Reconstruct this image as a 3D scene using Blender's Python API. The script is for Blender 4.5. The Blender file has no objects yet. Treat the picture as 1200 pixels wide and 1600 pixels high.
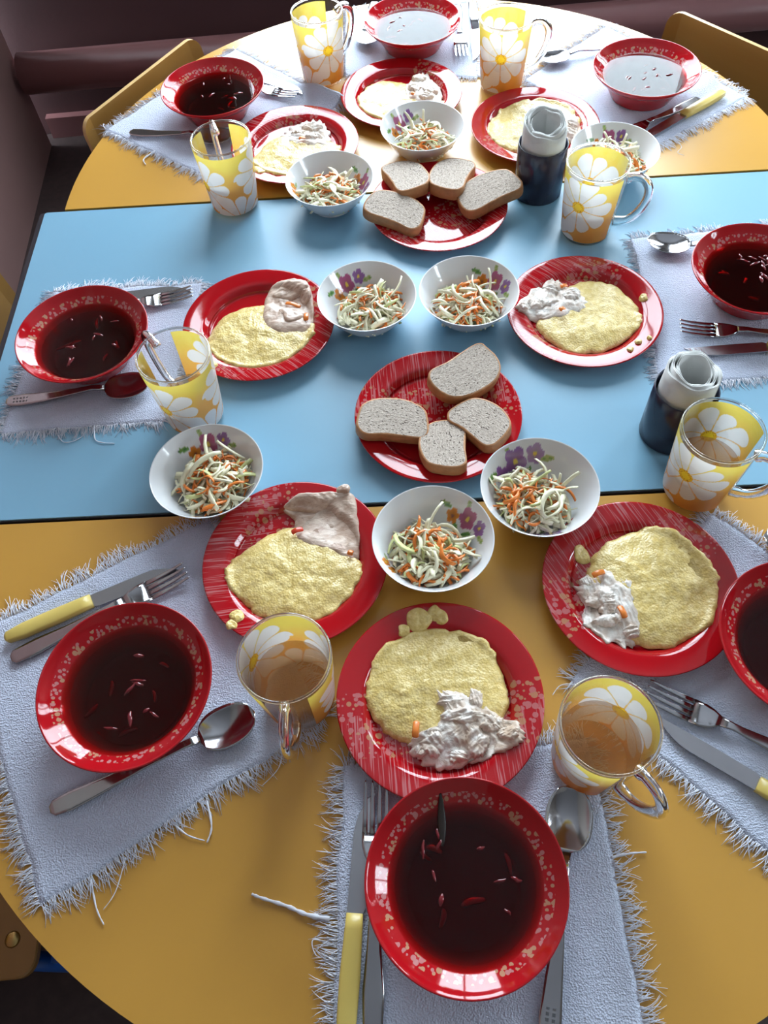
import bpy, bmesh, math, random
from mathutils import Vector, Matrix, noise

sc = bpy.context.scene
COL = sc.collection
PI = math.pi
ZT = 0.48                      # height of the table tops above the floor (children's tables)

# ------------------------------------------------------------------ camera, sky, light, exposure
cam_d = bpy.data.cameras.new('camera')
cam = bpy.data.objects.new('camera', cam_d); COL.objects.link(cam)
cam_d.sensor_fit = 'VERTICAL'; cam_d.sensor_height = 36.0
cam_d.lens = 36.0 * 1234.7 / 1600.0
cam_d.clip_start = 0.02
_fw = Vector((0.0, 0.52382764, -0.85182428)); _r = Vector((0.99617812, -0.07440263, -0.04575375)); _u = Vector((0.08734504, 0.84856871, 0.52182563))
M = Matrix.Identity(4)
for i in range(3):
    M[i][0] = _r[i]; M[i][1] = _u[i]; M[i][2] = -_fw[i]
M.translation = Vector((0, 0, 0.7686 + ZT))
cam.matrix_world = M
sc.camera = cam

SKY = 18.0
wd = bpy.data.worlds.new('overcast_sky'); sc.world = wd; wd.use_nodes = True
bg = wd.node_tree.nodes['Background']
bg.inputs['Color'].default_value = (0.77, 0.90, 1.0, 1); bg.inputs['Strength'].default_value = SKY

# room extents and the window openings (x0, x1, z0, z1), heights above the floor
YB, XL, XR, YF, HC = 2.06, -0.80, 2.60, -2.20, 2.70
WB = (-0.30, 0.98, ZT + 0.08, ZT + 1.72)          # window in the far wall
WB2 = (1.62, 2.52, ZT + 0.08, ZT + 1.72)          # unseen window added in the far wall, right of the frame, for more daylight
WR = (-0.30, 0.50, ZT + 0.55, ZT + 1.35)          # window in the right wall (along y)
def portal(name, loc, rot, sx, sy):
    d = bpy.data.lights.new(name, 'AREA'); d.shape = 'RECTANGLE'; d.size = sx; d.size_y = sy
    d.cycles.is_portal = True
    o = bpy.data.objects.new(name, d); COL.objects.link(o); o.location = loc; o.rotation_euler = rot
    return o
portal('far_window_daylight', ((WB[0] + WB[1]) / 2, YB + 0.16, (WB[2] + WB[3]) / 2), (-PI / 2, 0, 0), WB[1] - WB[0], WB[3] - WB[2])
portal('added_far_window_daylight', ((WB2[0] + WB2[1]) / 2, YB + 0.16, (WB2[2] + WB2[3]) / 2), (-PI / 2, 0, 0), WB2[1] - WB2[0], WB2[3] - WB2[2])  # daylight through the unseen far window, added to brighten the tables
portal('right_window_daylight', (XR + 0.16, (WR[0] + WR[1]) / 2, (WR[2] + WR[3]) / 2), (PI / 2, 0, PI / 2), WR[1] - WR[0], WR[3] - WR[2])

vs = sc.view_settings
vs.view_transform = 'Standard'; vs.look = 'None'; vs.gamma = 1.0; vs.use_curve_mapping = False
vs.exposure = 0.0
cy = sc.cycles
cy.use_denoising = True; cy.max_bounces = 10; cy.diffuse_bounces = 4; cy.glossy_bounces = 4
cy.transmission_bounces = 8; cy.transparent_max_bounces = 24; cy.sample_clamp_indirect = 8.0

# ------------------------------------------------------------------ node helpers
class NT:
    def __init__(s, name):
        s.m = bpy.data.materials.new(name); s.m.use_nodes = True
        s.t = s.m.node_tree; s.t.nodes.clear()
        s.out = s.t.nodes.new('ShaderNodeOutputMaterial')
    def n(s, typ, **kw):
        o = s.t.nodes.new(typ)
        for k, v in kw.items(): setattr(o, k, v)
        return o
    def set(s, sock, v):
        if isinstance(v, bpy.types.NodeSocket): s.t.links.new(v, sock)
        elif isinstance(v, (tuple, list)) and len(v) == 3 and sock.type == 'RGBA': sock.default_value = (*v, 1)
        else: sock.default_value = v
    def math(s, op, a, b=None, c=None):
        o = s.n('ShaderNodeMath', operation=op)
        for i, v in enumerate((a, b, c)):
            if v is not None: s.set(o.inputs[i], v)
        return o.outputs[0]
    def mix(s, f, a, b):
        o = s.n('ShaderNodeMix', data_type='RGBA')
        s.set(o.inputs['Factor'], f); s.set(o.inputs['A'], a); s.set(o.inputs['B'], b)
        return o.outputs['Result']
    def ss(s, x, a, b):
        o = s.n('ShaderNodeMapRange', interpolation_type='SMOOTHSTEP')
        s.set(o.inputs['Value'], x); s.set(o.inputs['From Min'], a); s.set(o.inputs['From Max'], b)
        return o.outputs['Result']
    def obj(s): return s.n('ShaderNodeTexCoord').outputs['Object']
    def noise(s, vec, scale, detail=3, rough=0.55, dist=0.0):
        o = s.n('ShaderNodeTexNoise'); s.set(o.inputs['Vector'], vec)
        o.inputs['Scale'].default_value = scale; o.inputs['Detail'].default_value = detail
        o.inputs['Roughness'].default_value = rough; o.inputs['Distortion'].default_value = dist
        return o.outputs['Fac']
    def vor(s, vec, scale, dims='3D', feature='F1', rnd=1.0):
        o = s.n('ShaderNodeTexVoronoi', voronoi_dimensions=dims, feature=feature); s.set(o.inputs['Vector'], vec)
        o.inputs['Scale'].default_value = scale; o.inputs['Randomness'].default_value = rnd
        return o
    def vscale(s, vec, v):
        o = s.n('ShaderNodeVectorMath', operation='MULTIPLY'); s.set(o.inputs[0], vec); o.inputs[1].default_value = v
        return o.outputs[0]
    def bump(s, h, strength=0.3, dist=0.001):
        o = s.n('ShaderNodeBump'); s.set(o.inputs['Height'], h)
        o.inputs['Strength'].default_value = strength; o.inputs['Distance'].default_value = dist
        return o.outputs[0]
    def bsdf(s, color, rough=0.5, metal=0.0, spec=0.5, normal=None, coat=0.0, sub=0.0, sheen=0.0, trans=0.0, ior=None, subr=None):
        b = s.n('ShaderNodeBsdfPrincipled')
        s.set(b.inputs['Base Color'], color); s.set(b.inputs['Roughness'], rough); s.set(b.inputs['Metallic'], metal)
        s.set(b.inputs['Specular IOR Level'], spec)
        if normal is not None: s.set(b.inputs['Normal'], normal)
        b.inputs['Coat Weight'].default_value = coat; b.inputs['Coat Roughness'].default_value = 0.04
        b.inputs['Sheen Weight'].default_value = sheen
        b.inputs['Transmission Weight'].default_value = trans
        if ior: b.inputs['IOR'].default_value = ior
        if sub:
            b.inputs['Subsurface Weight'].default_value = sub
            b.inputs['Subsurface Scale'].default_value = 0.004
            b.inputs['Subsurface Radius'].default_value = subr or (1, .6, .3)
        return b.outputs[0]
    def mixs(s, f, a, b):
        o = s.n('ShaderNodeMixShader'); s.set(o.inputs[0], f); s.set(o.inputs[1], a); s.set(o.inputs[2], b)
        return o.outputs[0]
    def done(s, sh): s.set(s.out.inputs['Surface'], sh); return s.m

def simple(name, color, rough=0.5, metal=0.0, spec=0.5, nscale=None, nvar=0.06, bump=None, **kw):
    t = NT(name); c = color; nm = None
    if nscale:
        f = t.noise(t.obj(), nscale, 4)
        c = t.mix(f, tuple(x * (1 - nvar) for x in color), tuple(min(1, x * (1 + nvar)) for x in color))
        if bump: nm = t.bump(f, bump[0], bump[1])
    return t.done(t.bsdf(c, rough, metal, spec, nm, **kw))

def thin_clear(name, tint=(1, 1, 1), ior=1.45, rough=0.0, absorb=None, cloud=None):
    t = NT(name)
    lw = t.n('ShaderNodeLayerWeight'); lw.inputs['Blend'].default_value = .5
    f0 = ((ior - 1) / (ior + 1)) ** 2                      # Schlick reflectance, same from both faces of a thin film
    frs = t.math('ADD', t.math('MULTIPLY', t.math('POWER', lw.outputs['Facing'], 5.0), 1 - f0), f0)
    tr = t.n('ShaderNodeBsdfTransparent'); t.set(tr.inputs['Color'], tint)
    gl = t.n('ShaderNodeBsdfGlossy'); gl.inputs['Roughness'].default_value = rough
    if absorb:
        va = t.n('ShaderNodeVolumeAbsorption'); t.set(va.inputs['Color'], absorb[0]); va.inputs['Density'].default_value = absorb[1]
        t.t.links.new(va.outputs[0], t.out.inputs['Volume'])
    inner = tr.outputs[0]
    if cloud:                                              # a cloudy drink scatters part of the light
        df = t.n('ShaderNodeBsdfDiffuse'); t.set(df.inputs['Color'], cloud[0]); inner = t.mixs(cloud[1], inner, df.outputs[0])
    return t.done(t.mixs(frs, inner, gl.outputs[0]))

MAT = {}
# ---- setting
MAT['floor'] = simple('floor_brown_linoleum', (0.050, 0.030, 0.028), 0.6, nscale=60, nvar=0.5)
t = NT('wall_brown_paint'); f = t.noise(t.obj(), 6, 4)
MAT['wall'] = t.done(t.bsdf(t.mix(f, (0.070, 0.031, 0.033), (0.090, 0.041, 0.042)), 0.5, normal=t.bump(t.noise(t.obj(), 90, 3), .15, .002)))
MAT['cream'] = simple('wall_ochre_paint', (0.28, 0.25, 0.22), 0.8, nscale=8)
MAT['panel'] = simple('partition_brown_paint', (0.25, 0.14, 0.128), 0.55, nscale=5, nvar=.1)
MAT['ceil'] = simple('ceiling_dull_whitewash', (0.32, 0.32, 0.33), 0.9, nscale=10)
MAT['pipe'] = simple('pipe_brown_paint', (0.28, 0.125, 0.125), 0.4, nscale=20)
MAT['wframe'] = simple('window_white_paint', (0.7, 0.7, 0.7), 0.4, nscale=15)
MAT['pane'] = thin_clear('window_glass')
# ---- tables and chairs
t = NT('yellow_laminate'); f = t.noise(t.obj(), 9, 5); g = t.noise(t.obj(), 700, 2)
MAT['yellow'] = t.done(t.bsdf(t.mix(f, (0.55, 0.280, 0.042), (0.595, 0.311, 0.050)), t.math('ADD', t.math('MULTIPLY', f, .08), .26), spec=.6, normal=t.bump(g, .04, .0004)))
t = NT('blue_laminate'); f = t.noise(t.obj(), 8, 5); g = t.noise(t.obj(), 700, 2)
MAT['blue'] = t.done(t.bsdf(t.mix(f, (0.190, 0.390, 0.535), (0.208, 0.415, 0.565)), t.math('ADD', t.math('MULTIPLY', f, .08), .33), spec=.5, normal=t.bump(g, .04, .0004)))
MAT['edge'] = simple('edge_black_plastic', (0.018, 0.016, 0.022), 0.4)
MAT['yedge'] = simple('edge_ochre_plastic', (0.36, 0.19, 0.04), 0.4)
MAT['bluemetal'] = simple('frame_blue_enamel', (0.015, 0.10, 0.42), 0.3, coat=.3)
MAT['steelgrey'] = simple('leg_grey_enamel', (0.12, 0.12, 0.14), 0.35)
t = NT('chair_ochre_plywood'); w = t.noise(t.vscale(t.obj(), (4, 60, 60)), 1.0, 4)
MAT['ply'] = t.done(t.bsdf(t.mix(w, (0.30, 0.15, 0.034), (0.36, 0.19, 0.046)), 0.32, coat=.2))
MAT['plyedge'] = simple('chair_plywood_edge', (0.62, 0.40, 0.17), 0.4, nscale=120, nvar=.15)
MAT['bolt'] = simple('bolt_brass', (0.55, 0.38, 0.14), 0.3, 1.0)
# ---- textile
t = NT('mat_terry_cloth'); o = t.obj()
v = t.vor(o, 620); n1 = t.noise(o, 260, 4, .7); n2 = t.noise(t.vscale(o, (1, 5, 1)), 90, 3)
hh = t.math('ADD', t.math('MULTIPLY', v.outputs['Distance'], .7), t.math('ADD', t.math('MULTIPLY', n1, .8), t.math('MULTIPLY', n2, .6)))
cc = t.mix(t.noise(o, 14, 3), (0.57, 0.63, 0.79), (0.67, 0.72, 0.86))
MAT['terry'] = t.done(t.bsdf(cc, 0.95, spec=.1, sheen=.25, normal=t.bump(hh, .75, .0022)))
MAT['thread'] = simple('mat_thread', (0.76, 0.78, 0.86), 0.9, spec=.1, nscale=60)
# ---- red glass: soup bowl with a ring of dots, plate with stripes and dots
RED = (0.46, 0.0055, 0.011)
def redglass(name, kind):
    t = NT(name); o = t.obj()
    sx = t.n('ShaderNodeSeparateXYZ'); t.set(sx.inputs[0], o)
    x, y = sx.outputs[0], sx.outputs[1]
    r = t.math('SQRT', t.math('ADD', t.math('MULTIPLY', x, x), t.math('MULTIPLY', y, y)))
    cxy = t.n('ShaderNodeCombineXYZ'); t.set(cxy.inputs[0], x); t.set(cxy.inputs[1], y)
    up = t.n('ShaderNodeNewGeometry')
    col = RED
    def dots(scale, lo, hi, keep, seed):
        off = t.n('ShaderNodeVectorMath', operation='ADD'); t.set(off.inputs[0], cxy.outputs[0]); off.inputs[1].default_value = (seed, seed * .7, 0)
        v = t.vor(off.outputs[0], scale, '2D')
        s2 = t.n('ShaderNodeSeparateColor'); t.set(s2.inputs[0], v.outputs['Color'])
        rad = t.math('ADD', t.math('MULTIPLY', s2.outputs[0], hi - lo), lo)
        d = t.math('LESS_THAN', v.outputs['Distance'], rad)
        d = t.math('MULTIPLY', d, t.math('LESS_THAN', s2.outputs[1], keep))
        return d, s2.outputs[2]
    if kind == 'bowl':
        band = t.math('MULTIPLY', t.ss(r, .0655, .0665), t.math('SUBTRACT', 1.0, t.ss(r, .0725, .0750)))
        d1, c1 = dots(185, .22, .46, .62, 3.1); d2, c2 = dots(270, .24, .46, .42, 7.7)
        dm = t.math('MULTIPLY', t.math('MAXIMUM', d1, d2), t.math('GREATER_THAN', band, .35))
        dcol = t.mix(t.math('GREATER_THAN', c1, .6), (0.60, 0.30, 0.29), (0.56, 0.37, 0.22))
        col = t.mix(t.math('MULTIPLY', dm, .72), col, dcol)
    else:
        half = t.math('LESS_THAN', y, t.math('ADD', t.math('MULTIPLY', t.noise(cxy.outputs[0], 30, 2), .03), -.028))
        ln = t.noise(t.vscale(cxy.outputs[0], (560, 16, 1)), 1.0, 2, .5)
        lm = t.math('MULTIPLY', t.ss(ln, .53, .60), half)
        col = t.mix(t.math('MULTIPLY', lm, .62), col, (0.66, 0.27, 0.28))
        d1, c1 = dots(125, .18, .46, .6, 3.1); d2, c2 = dots(210, .16, .45, .45, 9.3)
        dd = t.math('MAXIMUM', d1, d2)
        yb = t.math('MULTIPLY', t.math('LESS_THAN', y, .012), t.math('GREATER_THAN', y, -.052))
        col = t.mix(t.math('MULTIPLY', t.math('MULTIPLY', dd, yb), .7), col, t.mix(t.math('GREATER_THAN', c1, .55), (0.58, 0.22, 0.22), (0.52, 0.30, 0.16)))
    p = t.bsdf(col, 0.06, spec=.5, coat=.25)
    tl = t.n('ShaderNodeBsdfTranslucent'); t.set(tl.inputs['Color'], (0.62, 0.02, 0.03))
    return t.done(t.mixs(.16, p, tl.outputs[0]))
MAT['redbowl'] = redglass('red_glass_dotted', 'bowl')
MAT['redplate'] = redglass('red_glass_striped', 'plate')
MAT['soup'] = thin_clear('beet_soup_liquid', ior=1.36, absorb=((0.89, 0.05, 0.04), 420))
MAT['tea'] = thin_clear('tea_liquid', ior=1.33, absorb=((0.88, 0.62, 0.25), 40), cloud=((0.70, 0.38, 0.14), .32))
MAT['beet'] = simple('beet_piece', (0.16, 0.006, 0.012), 0.12, nscale=200, nvar=.4, coat=.5)
# ---- white china with printed flowers (vertex colours hold only the print)
def vcol(name, rough, **kw):
    t = NT(name); a = t.n('ShaderNodeVertexColor', layer_name='print')
    return t, a.outputs['Color']
t, c = vcol('flowered_china', .12); MAT['china'] = t.done(t.bsdf(c, .10, spec=.6, coat=.4))
t, c = vcol('mug_daisy_print', .3)
tl = t.n('ShaderNodeBsdfTranslucent'); t.set(tl.inputs['Color'], c)
MAT['print'] = t.done(t.mixs(.42, t.bsdf(c, .22, spec=.5), tl.outputs[0]))
MAT['glass'] = thin_clear('mug_clear_glass', tint=(.985, .99, .985), ior=1.5)
t = NT('handle_clear_glass'); MAT['hglass'] = t.done(t.bsdf((.97, .98, .98), 0.0, trans=1.0, ior=1.45))
# ---- food
t = NT('yellow_corn_porridge'); o = t.obj(); v = t.vor(o, 420); n1 = t.noise(o, 170, 4, .65); n2 = t.noise(o, 40, 3)
hh = t.math('ADD', t.math('MULTIPLY', v.outputs['Distance'], -.5), t.math('ADD', n1, t.math('MULTIPLY', n2, .5)))
cc = t.mix(t.ss(n1, .35, .70), (0.70, 0.51, 0.16), (0.88, 0.71, 0.32))
MAT['porridge'] = t.done(t.bsdf(cc, 0.27, spec=.5, normal=t.bump(hh, .55, .0015)))
t = NT('boiled_fish'); o = t.obj(); n1 = t.noise(o, 70, 5, .65, .6); n2 = t.noise(o, 22, 3)
cc = t.mix(t.ss(n1, .35, .68), (0.64, 0.52, 0.43), (0.95, 0.92, 0.87))
cc = t.mix(t.math('MULTIPLY', t.ss(n2, .52, .70), .5), cc, (0.60, 0.42, 0.27))
MAT['fish'] = t.done(t.bsdf(cc, 0.27, spec=.5, normal=t.bump(n1, .5, .003)))
t = NT('boiled_meat_slice'); o = t.obj(); n1 = t.noise(t.vscale(o, (1, 2.5, 1)), 60, 5, .65, .4)
MAT['meat'] = t.done(t.bsdf(t.mix(t.ss(n1, .32, .7), (0.46, 0.30, 0.22), (0.74, 0.60, 0.49)), 0.36, normal=t.bump(n1, .45, .0025)))
MAT['herb'] = simple('stewed_leaf', (0.020, 0.012, 0.008), 0.3, nscale=90, nvar=.4)
MAT['carrot'] = simple('carrot_orange', (0.80, 0.22, 0.03), 0.3, nscale=150, nvar=.15, coat=.2)
MAT['pepper'] = simple('pepper_red', (0.62, 0.05, 0.02), 0.25, nscale=100, nvar=.2)
MAT['cabbage'] = simple('cabbage_white', (0.84, 0.79, 0.56), 0.35, nscale=60, nvar=.14, bump=(.2, .001))
MAT['cabbageg'] = simple('cabbage_pale_green', (0.62, 0.64, 0.28), 0.35, nscale=60, nvar=.2)
t = NT('bread_crumb'); o = t.obj(); v = t.vor(t.vscale(o, (1, 1.7, 1)), 250); n1 = t.noise(t.vscale(o, (1, 1.8, 1)), 330, 4, .7); n3 = t.noise(t.vscale(o, (1, 2.0, 1)), 120, 2)
pore = t.math('MULTIPLY', t.math('SUBTRACT', 1.0, t.ss(v.outputs['Distance'], .10, .38)), t.ss(n3, .46, .58))
cc = t.mix(t.ss(n1, .3, .7), (0.42, 0.34, 0.275), (0.70, 0.61, 0.53))
cc = t.mix(t.math('MULTIPLY', pore, .9), cc, (0.11, 0.07, 0.055))
MAT['crumb'] = t.done(t.bsdf(cc, 0.9, spec=.15, normal=t.bump(t.math('SUBTRACT', n1, pore), .9, .0022)))
MAT['crust'] = simple('bread_crust', (0.46, 0.215, 0.085), 0.55, nscale=110, nvar=.35, bump=(.5, .002))
# ---- metal, plastic, paper
t = NT('cutlery_steel'); n1 = t.noise(t.obj(), 300, 3)
MAT['steel'] = t.done(t.bsdf((0.44, 0.43, 0.45), t.math('ADD', t.math('MULTIPLY', n1, .10), .09), 1.0))
t = NT('knife_blade_steel'); n1 = t.noise(t.obj(), 240, 3)
MAT['blade'] = t.done(t.bsdf((0.42, 0.41, 0.43), t.math('ADD', t.math('MULTIPLY', n1, .06), .22), 1.0))
MAT['groove'] = simple('engraved_pattern', (0.20, 0.20, 0.21), 0.45, 1.0)
MAT['yplastic'] = simple('handle_yellow_plastic', (0.72, 0.55, 0.14), 0.3, nscale=40, nvar=.06)
t = NT('holder_dark_glass')
tr = t.n('ShaderNodeBsdfTransparent'); t.set(tr.inputs['Color'], (0.10, 0.10, 0.16))
MAT['dark'] = t.done(t.mixs(.80, tr.outputs[0], t.bsdf((0.030, 0.032, 0.060), 0.16, spec=.6)))
t = NT('napkin_paper'); n1 = t.noise(t.obj(), 350, 4)
tl = t.n('ShaderNodeBsdfTranslucent'); t.set(tl.inputs['Color'], (.85, .86, .85))
MAT['paper'] = t.done(t.mixs(.3, t.bsdf((0.90, 0.90, 0.88), 0.9, spec=.1, normal=t.bump(n1, .4, .001)), tl.outputs[0]))

# ------------------------------------------------------------------ mesh helpers
def smooth_mesh(me): me.polygons.foreach_set('use_smooth', [True] * len(me.polygons))
def mesh(name, V, F, mat, smooth=True, mats=None, mi=None):
    me = bpy.data.meshes.new(name); me.from_pydata([tuple(v) for v in V], [], F)
    for m in (mats or [mat]): me.materials.append(m)
    if mi: me.polygons.foreach_set('material_index', mi)
    if smooth: smooth_mesh(me)
    me.update(); return me
def link(name, me, parent=None, loc=(0, 0, 0), rot=(0, 0, 0)):
    o = bpy.data.objects.new(name, me); COL.objects.link(o); o.location = loc; o.rotation_euler = rot
    if parent: o.parent = parent
    return o
def part(name, V, F, mat, parent, smooth=True, loc=(0, 0, 0), rot=(0, 0, 0), label=None, stuff=False, **kw):
    o = link(name, mesh(name, V, F, mat, smooth, **kw), parent, loc, rot)
    if label: o['label'] = label
    if stuff: o['kind'] = 'stuff'
    return o
def tag(o, label, cat, group=None):
    o['label'] = label; o['category'] = cat
    if group: o['group'] = group
    return o
def thing(name, label, cat, loc, rz=0.0, group=None):
    o = bpy.data.objects.new(name, None); COL.objects.link(o); o.empty_display_size = .02
    o.location = (loc[0], loc[1], loc[2] + ZT); o.rotation_euler = (0, 0, rz)
    return tag(o, label, cat, group)
def struct(name, V, F, mat, parent=None, smooth=False, **kw):
    o = link(name, mesh(name, V, F, mat, smooth, **kw), parent)
    if parent is None: o['kind'] = 'structure'
    return o
class G:
    """collects shapes into one mesh"""
    def __init__(s): s.V = []; s.F = []
    def add(s, V, F):
        k = len(s.V); s.V += [tuple(v) for v in V]; s.F += [tuple(i + k for i in f) for f in F]; return s
    def box(s, a, b):
        x0, y0, z0 = a; x1, y1, z1 = b
        return s.add([(x0, y0, z0), (x1, y0, z0), (x1, y1, z0), (x0, y1, z0), (x0, y0, z1), (x1, y0, z1), (x1, y1, z1), (x0, y1, z1)],
                     [(0, 3, 2, 1), (4, 5, 6, 7), (0, 1, 5, 4), (1, 2, 6, 5), (2, 3, 7, 6), (3, 0, 4, 7)])
    def tube(s, pts, rad, seg=10, flat=1.0):
        V, F = tube(pts, rad, seg, flat); return s.add(V, F)
def lathe(prof, seg=64, close=False):
    """prof: (r, z) points; a first or last r of 0 closes at the axis"""
    V = []; F = []; idx = []
    for r, z in prof:
        if r < 1e-7: idx.append([len(V)] * seg); V.append((0, 0, z))
        else:
            idx.append(list(range(len(V), len(V) + seg)))
            V += [(r * math.cos(2 * PI * k / seg), r * math.sin(2 * PI * k / seg), z) for k in range(seg)]
    rows = list(zip(idx[:-1], idx[1:])) + ([(idx[-1], idx[0])] if close else [])
    for a, b in rows:
        for k in range(seg):
            q = (a[k], a[(k + 1) % seg], b[(k + 1) % seg], b[k])
            q2 = tuple(dict.fromkeys(q))
            if len(q2) >= 3: F.append(q2)
    return V, F
def catmull(P, n, closed=False):
    m = len(P); out = []
    segs = m if closed else m - 1
    for i in range(segs):
        g = (lambda k: P[k % m]) if closed else (lambda k: P[max(0, min(m - 1, k))])
        p0, p1, p2, p3 = (Vector(g(i + d)) for d in (-1, 0, 1, 2))
        for k in range(n):
            u = k / n
            out.append(.5 * ((2 * p1) + (-p0 + p2) * u + (2 * p0 - 5 * p1 + 4 * p2 - p3) * u * u + (-p0 + 3 * p1 - 3 * p2 + p3) * u ** 3))
    if not closed: out.append(Vector(P[-1]))
    return out
def tube(pts, rad, seg=10, flat=1.0, up=Vector((0, 0, 1))):
    P = [Vector(p) for p in pts]; n = len(P); V = []; F = []
    rads = rad if isinstance(rad, (list, tuple)) else [rad] * n
    prev = None
    for i, p in enumerate(P):
        tg = (P[min(n - 1, i + 1)] - P[max(0, i - 1)]).normalized()
        a = tg.cross(up) if prev is None else prev - tg * prev.dot(tg)
        if a.length < 1e-5: a = tg.cross(Vector((1, 0, 0)))
        a.normalize(); b = a.cross(tg).normalized(); prev = a
        for k in range(seg):
            th = 2 * PI * k / seg
            V.append(p + a * (math.cos(th) * rads[i]) + b * (math.sin(th) * rads[i] * flat))
    for i in range(n - 1):
        for k in range(seg):
            k2 = (k + 1) % seg
            F.append((i * seg + k, i * seg + k2, (i + 1) * seg + k2, (i + 1) * seg + k))
    F.append(tuple(range(seg))[::-1]); F.append(tuple((n - 1) * seg + k for k in range(seg)))
    return V, F
def prism(outline, z0, z1, bev=0.0):
    """solid from a closed xy outline, with a small top and bottom bevel"""
    n = len(outline); c = Vector((sum(p[0] for p in outline) / n, sum(p[1] for p in outline) / n))
    def ring(z, ins):
        R = []
        for p in outline:
            d = Vector((p[0], p[1])) - c; L = d.length
            d = d * ((L - ins) / L) if L > 1e-9 else d
            R.append((c.x + d.x, c.y + d.y, z))
        return R
    rings = [ring(z0, bev), ring(z0 + bev, 0), ring(z1 - bev, 0), ring(z1, bev)] if bev else [ring(z0, 0), ring(z1, 0)]
    V = [v for r in rings for v in r]; F = []
    for i in range(len(rings) - 1):
        for k in range(n):
            k2 = (k + 1) % n; F.append((i * n + k, i * n + k2, (i + 1) * n + k2, (i + 1) * n + k))
    F.append(tuple(range(n))[::-1]); F.append(tuple((len(rings) - 1) * n + k for k in range(n)))
    return V, F
def rrect(w, d, r, n=6, cx=0, cy=0):
    out = []
    for (sx, sy, a0) in ((1, 1, 0), (-1, 1, PI / 2), (-1, -1, PI), (1, -1, 1.5 * PI)):
        for k in range(n + 1):
            a = a0 + PI / 2 * k / n
            out.append((cx + sx * (w / 2 - r) + r * math.cos(a), cy + sy * (d / 2 - r) + r * math.sin(a)))
    return out
def fr(v, octv=4): return noise.fractal(Vector(v), 0.9, 2.1, octv)

# ------------------------------------------------------------------ the room
g = G().box((XL - .3, YF - .2, -.05), (XR + .2, YB + .2, 0)); struct('floor', g.V, g.F, MAT['floor'])
g = G().box((XL - .3, YF - .2, HC), (XR + .2, YB + .2, HC + .05)); struct('ceiling', g.V, g.F, MAT['ceil'])
DADO = ZT + .05
def wall_open(name, axis, pos, thick, a0, a1, *wins):
    """a wall with window openings of one height: brown oil paint below the dado line, cream above"""
    def bx(a, b, z0, z1):
        lo, hi = sorted((pos, pos + thick))
        return ((a, lo, z0), (b, hi, z1)) if axis == 'x' else ((lo, a, z0), (hi, b, z1))
    g = G(); g.box(*bx(a0, a1, 0, DADO)); k = len(g.F)
    win = wins[0]; g.box(*bx(a0, a1, DADO, win[2])); x = a0
    for w_ in wins: g.box(*bx(x, w_[0], win[2], win[3])); x = w_[1]
    g.box(*bx(x, a1, win[2], win[3])); g.box(*bx(a0, a1, win[3], HC))
    return struct(name, g.V, g.F, None, mats=[MAT['wall'], MAT['cream']], mi=[0] * k + [1] * (len(g.F) - k))
wall_open('wall_back', 'x', YB, .14, XL - .2, XR + .14, WB, WB2)
wall_open('wall_right', 'y', XR, .14, YF, YB, WR)
g = G().box((XL - .12, YF, 0), (XL, YB - .055, ZT + .95)); k = len(g.F); g.box((XL - .12, YF, ZT + .95), (XL, YB - .055, HC))
struct('wall_left', g.V, g.F, None, mats=[MAT['panel'], MAT['cream']], mi=[0] * k + [1] * (len(g.F) - k))
g = G().box((XL - .2, YF - .12, 0), (XR + .14, YF, HC)); struct('wall_front', g.V, g.F, MAT['cream'])
def window(name, axis, pos, win, cuts):
    """painted frame split at the given fractions, each light with its own pane"""
    P = (lambda a, d, z: (a, d, z)) if axis == 'x' else (lambda a, d, z: (d, a, z))
    def B(g, a0, a1, d0, d1, z0, z1):
        p, q = P(a0, d0, z0), P(a1, d1, z1); return g.box(tuple(map(min, p, q)), tuple(map(max, p, q)))
    a0, a1, z0, z1 = win; w = .04
    g = G(); B(g, a0, a1, pos, pos + .05, z0, z0 + w); B(g, a0, a1, pos, pos + .05, z1 - w, z1)
    cuts = [0] + list(cuts) + [1]; n = len(cuts) - 1
    for k in range(n + 1):
        x = a0 + (a1 - a0 - w) * cuts[k]; B(g, x, x + w, pos, pos + .05, z0 + w, z1 - w)
    root = struct(name, g.V, g.F, MAT['wframe'])
    for k in range(n):
        x = a0 + (a1 - a0 - w) * cuts[k] + w; x2 = a0 + (a1 - a0 - w) * cuts[k + 1]
        h = B(G(), x, x2, pos + .022, pos + .026, z0 + w, z1 - w); struct('pane', h.V, h.F, MAT['pane'], root)
        h = B(G(), x, x2, pos + .012, pos + .04, z0 + (z1 - z0) * .70, z0 + (z1 - z0) * .70 + .035); struct('glazing_bar', h.V, h.F, MAT['wframe'], root)
    h = B(G(), a0 - .04, a1 + .04, pos - .07, pos + .0, z0 - .025, z0); struct('window_sill', h.V, h.F, MAT['wframe'], root)
window('window_1', 'x', YB + .04, WB, [.565])
window('added_far_window', 'x', YB + .04, WB2, [.5])  # frame and panes of the unseen window added for brightness
window('window_2', 'y', XR + .04, WR, [.5])
g = G().box((XL, YB - .022, 0), (XR, YB, .055)); struct('baseboard_back', g.V, g.F, MAT['pipe'])
V, F = tube([(XL + .015, YB - .075, .203), (XR, YB - .075, .203)], .046, 20); struct('trim_1', V, F, MAT['pipe'], smooth=True)['label'] = 'thick brown painted heating pipe along the far wall'

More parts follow.
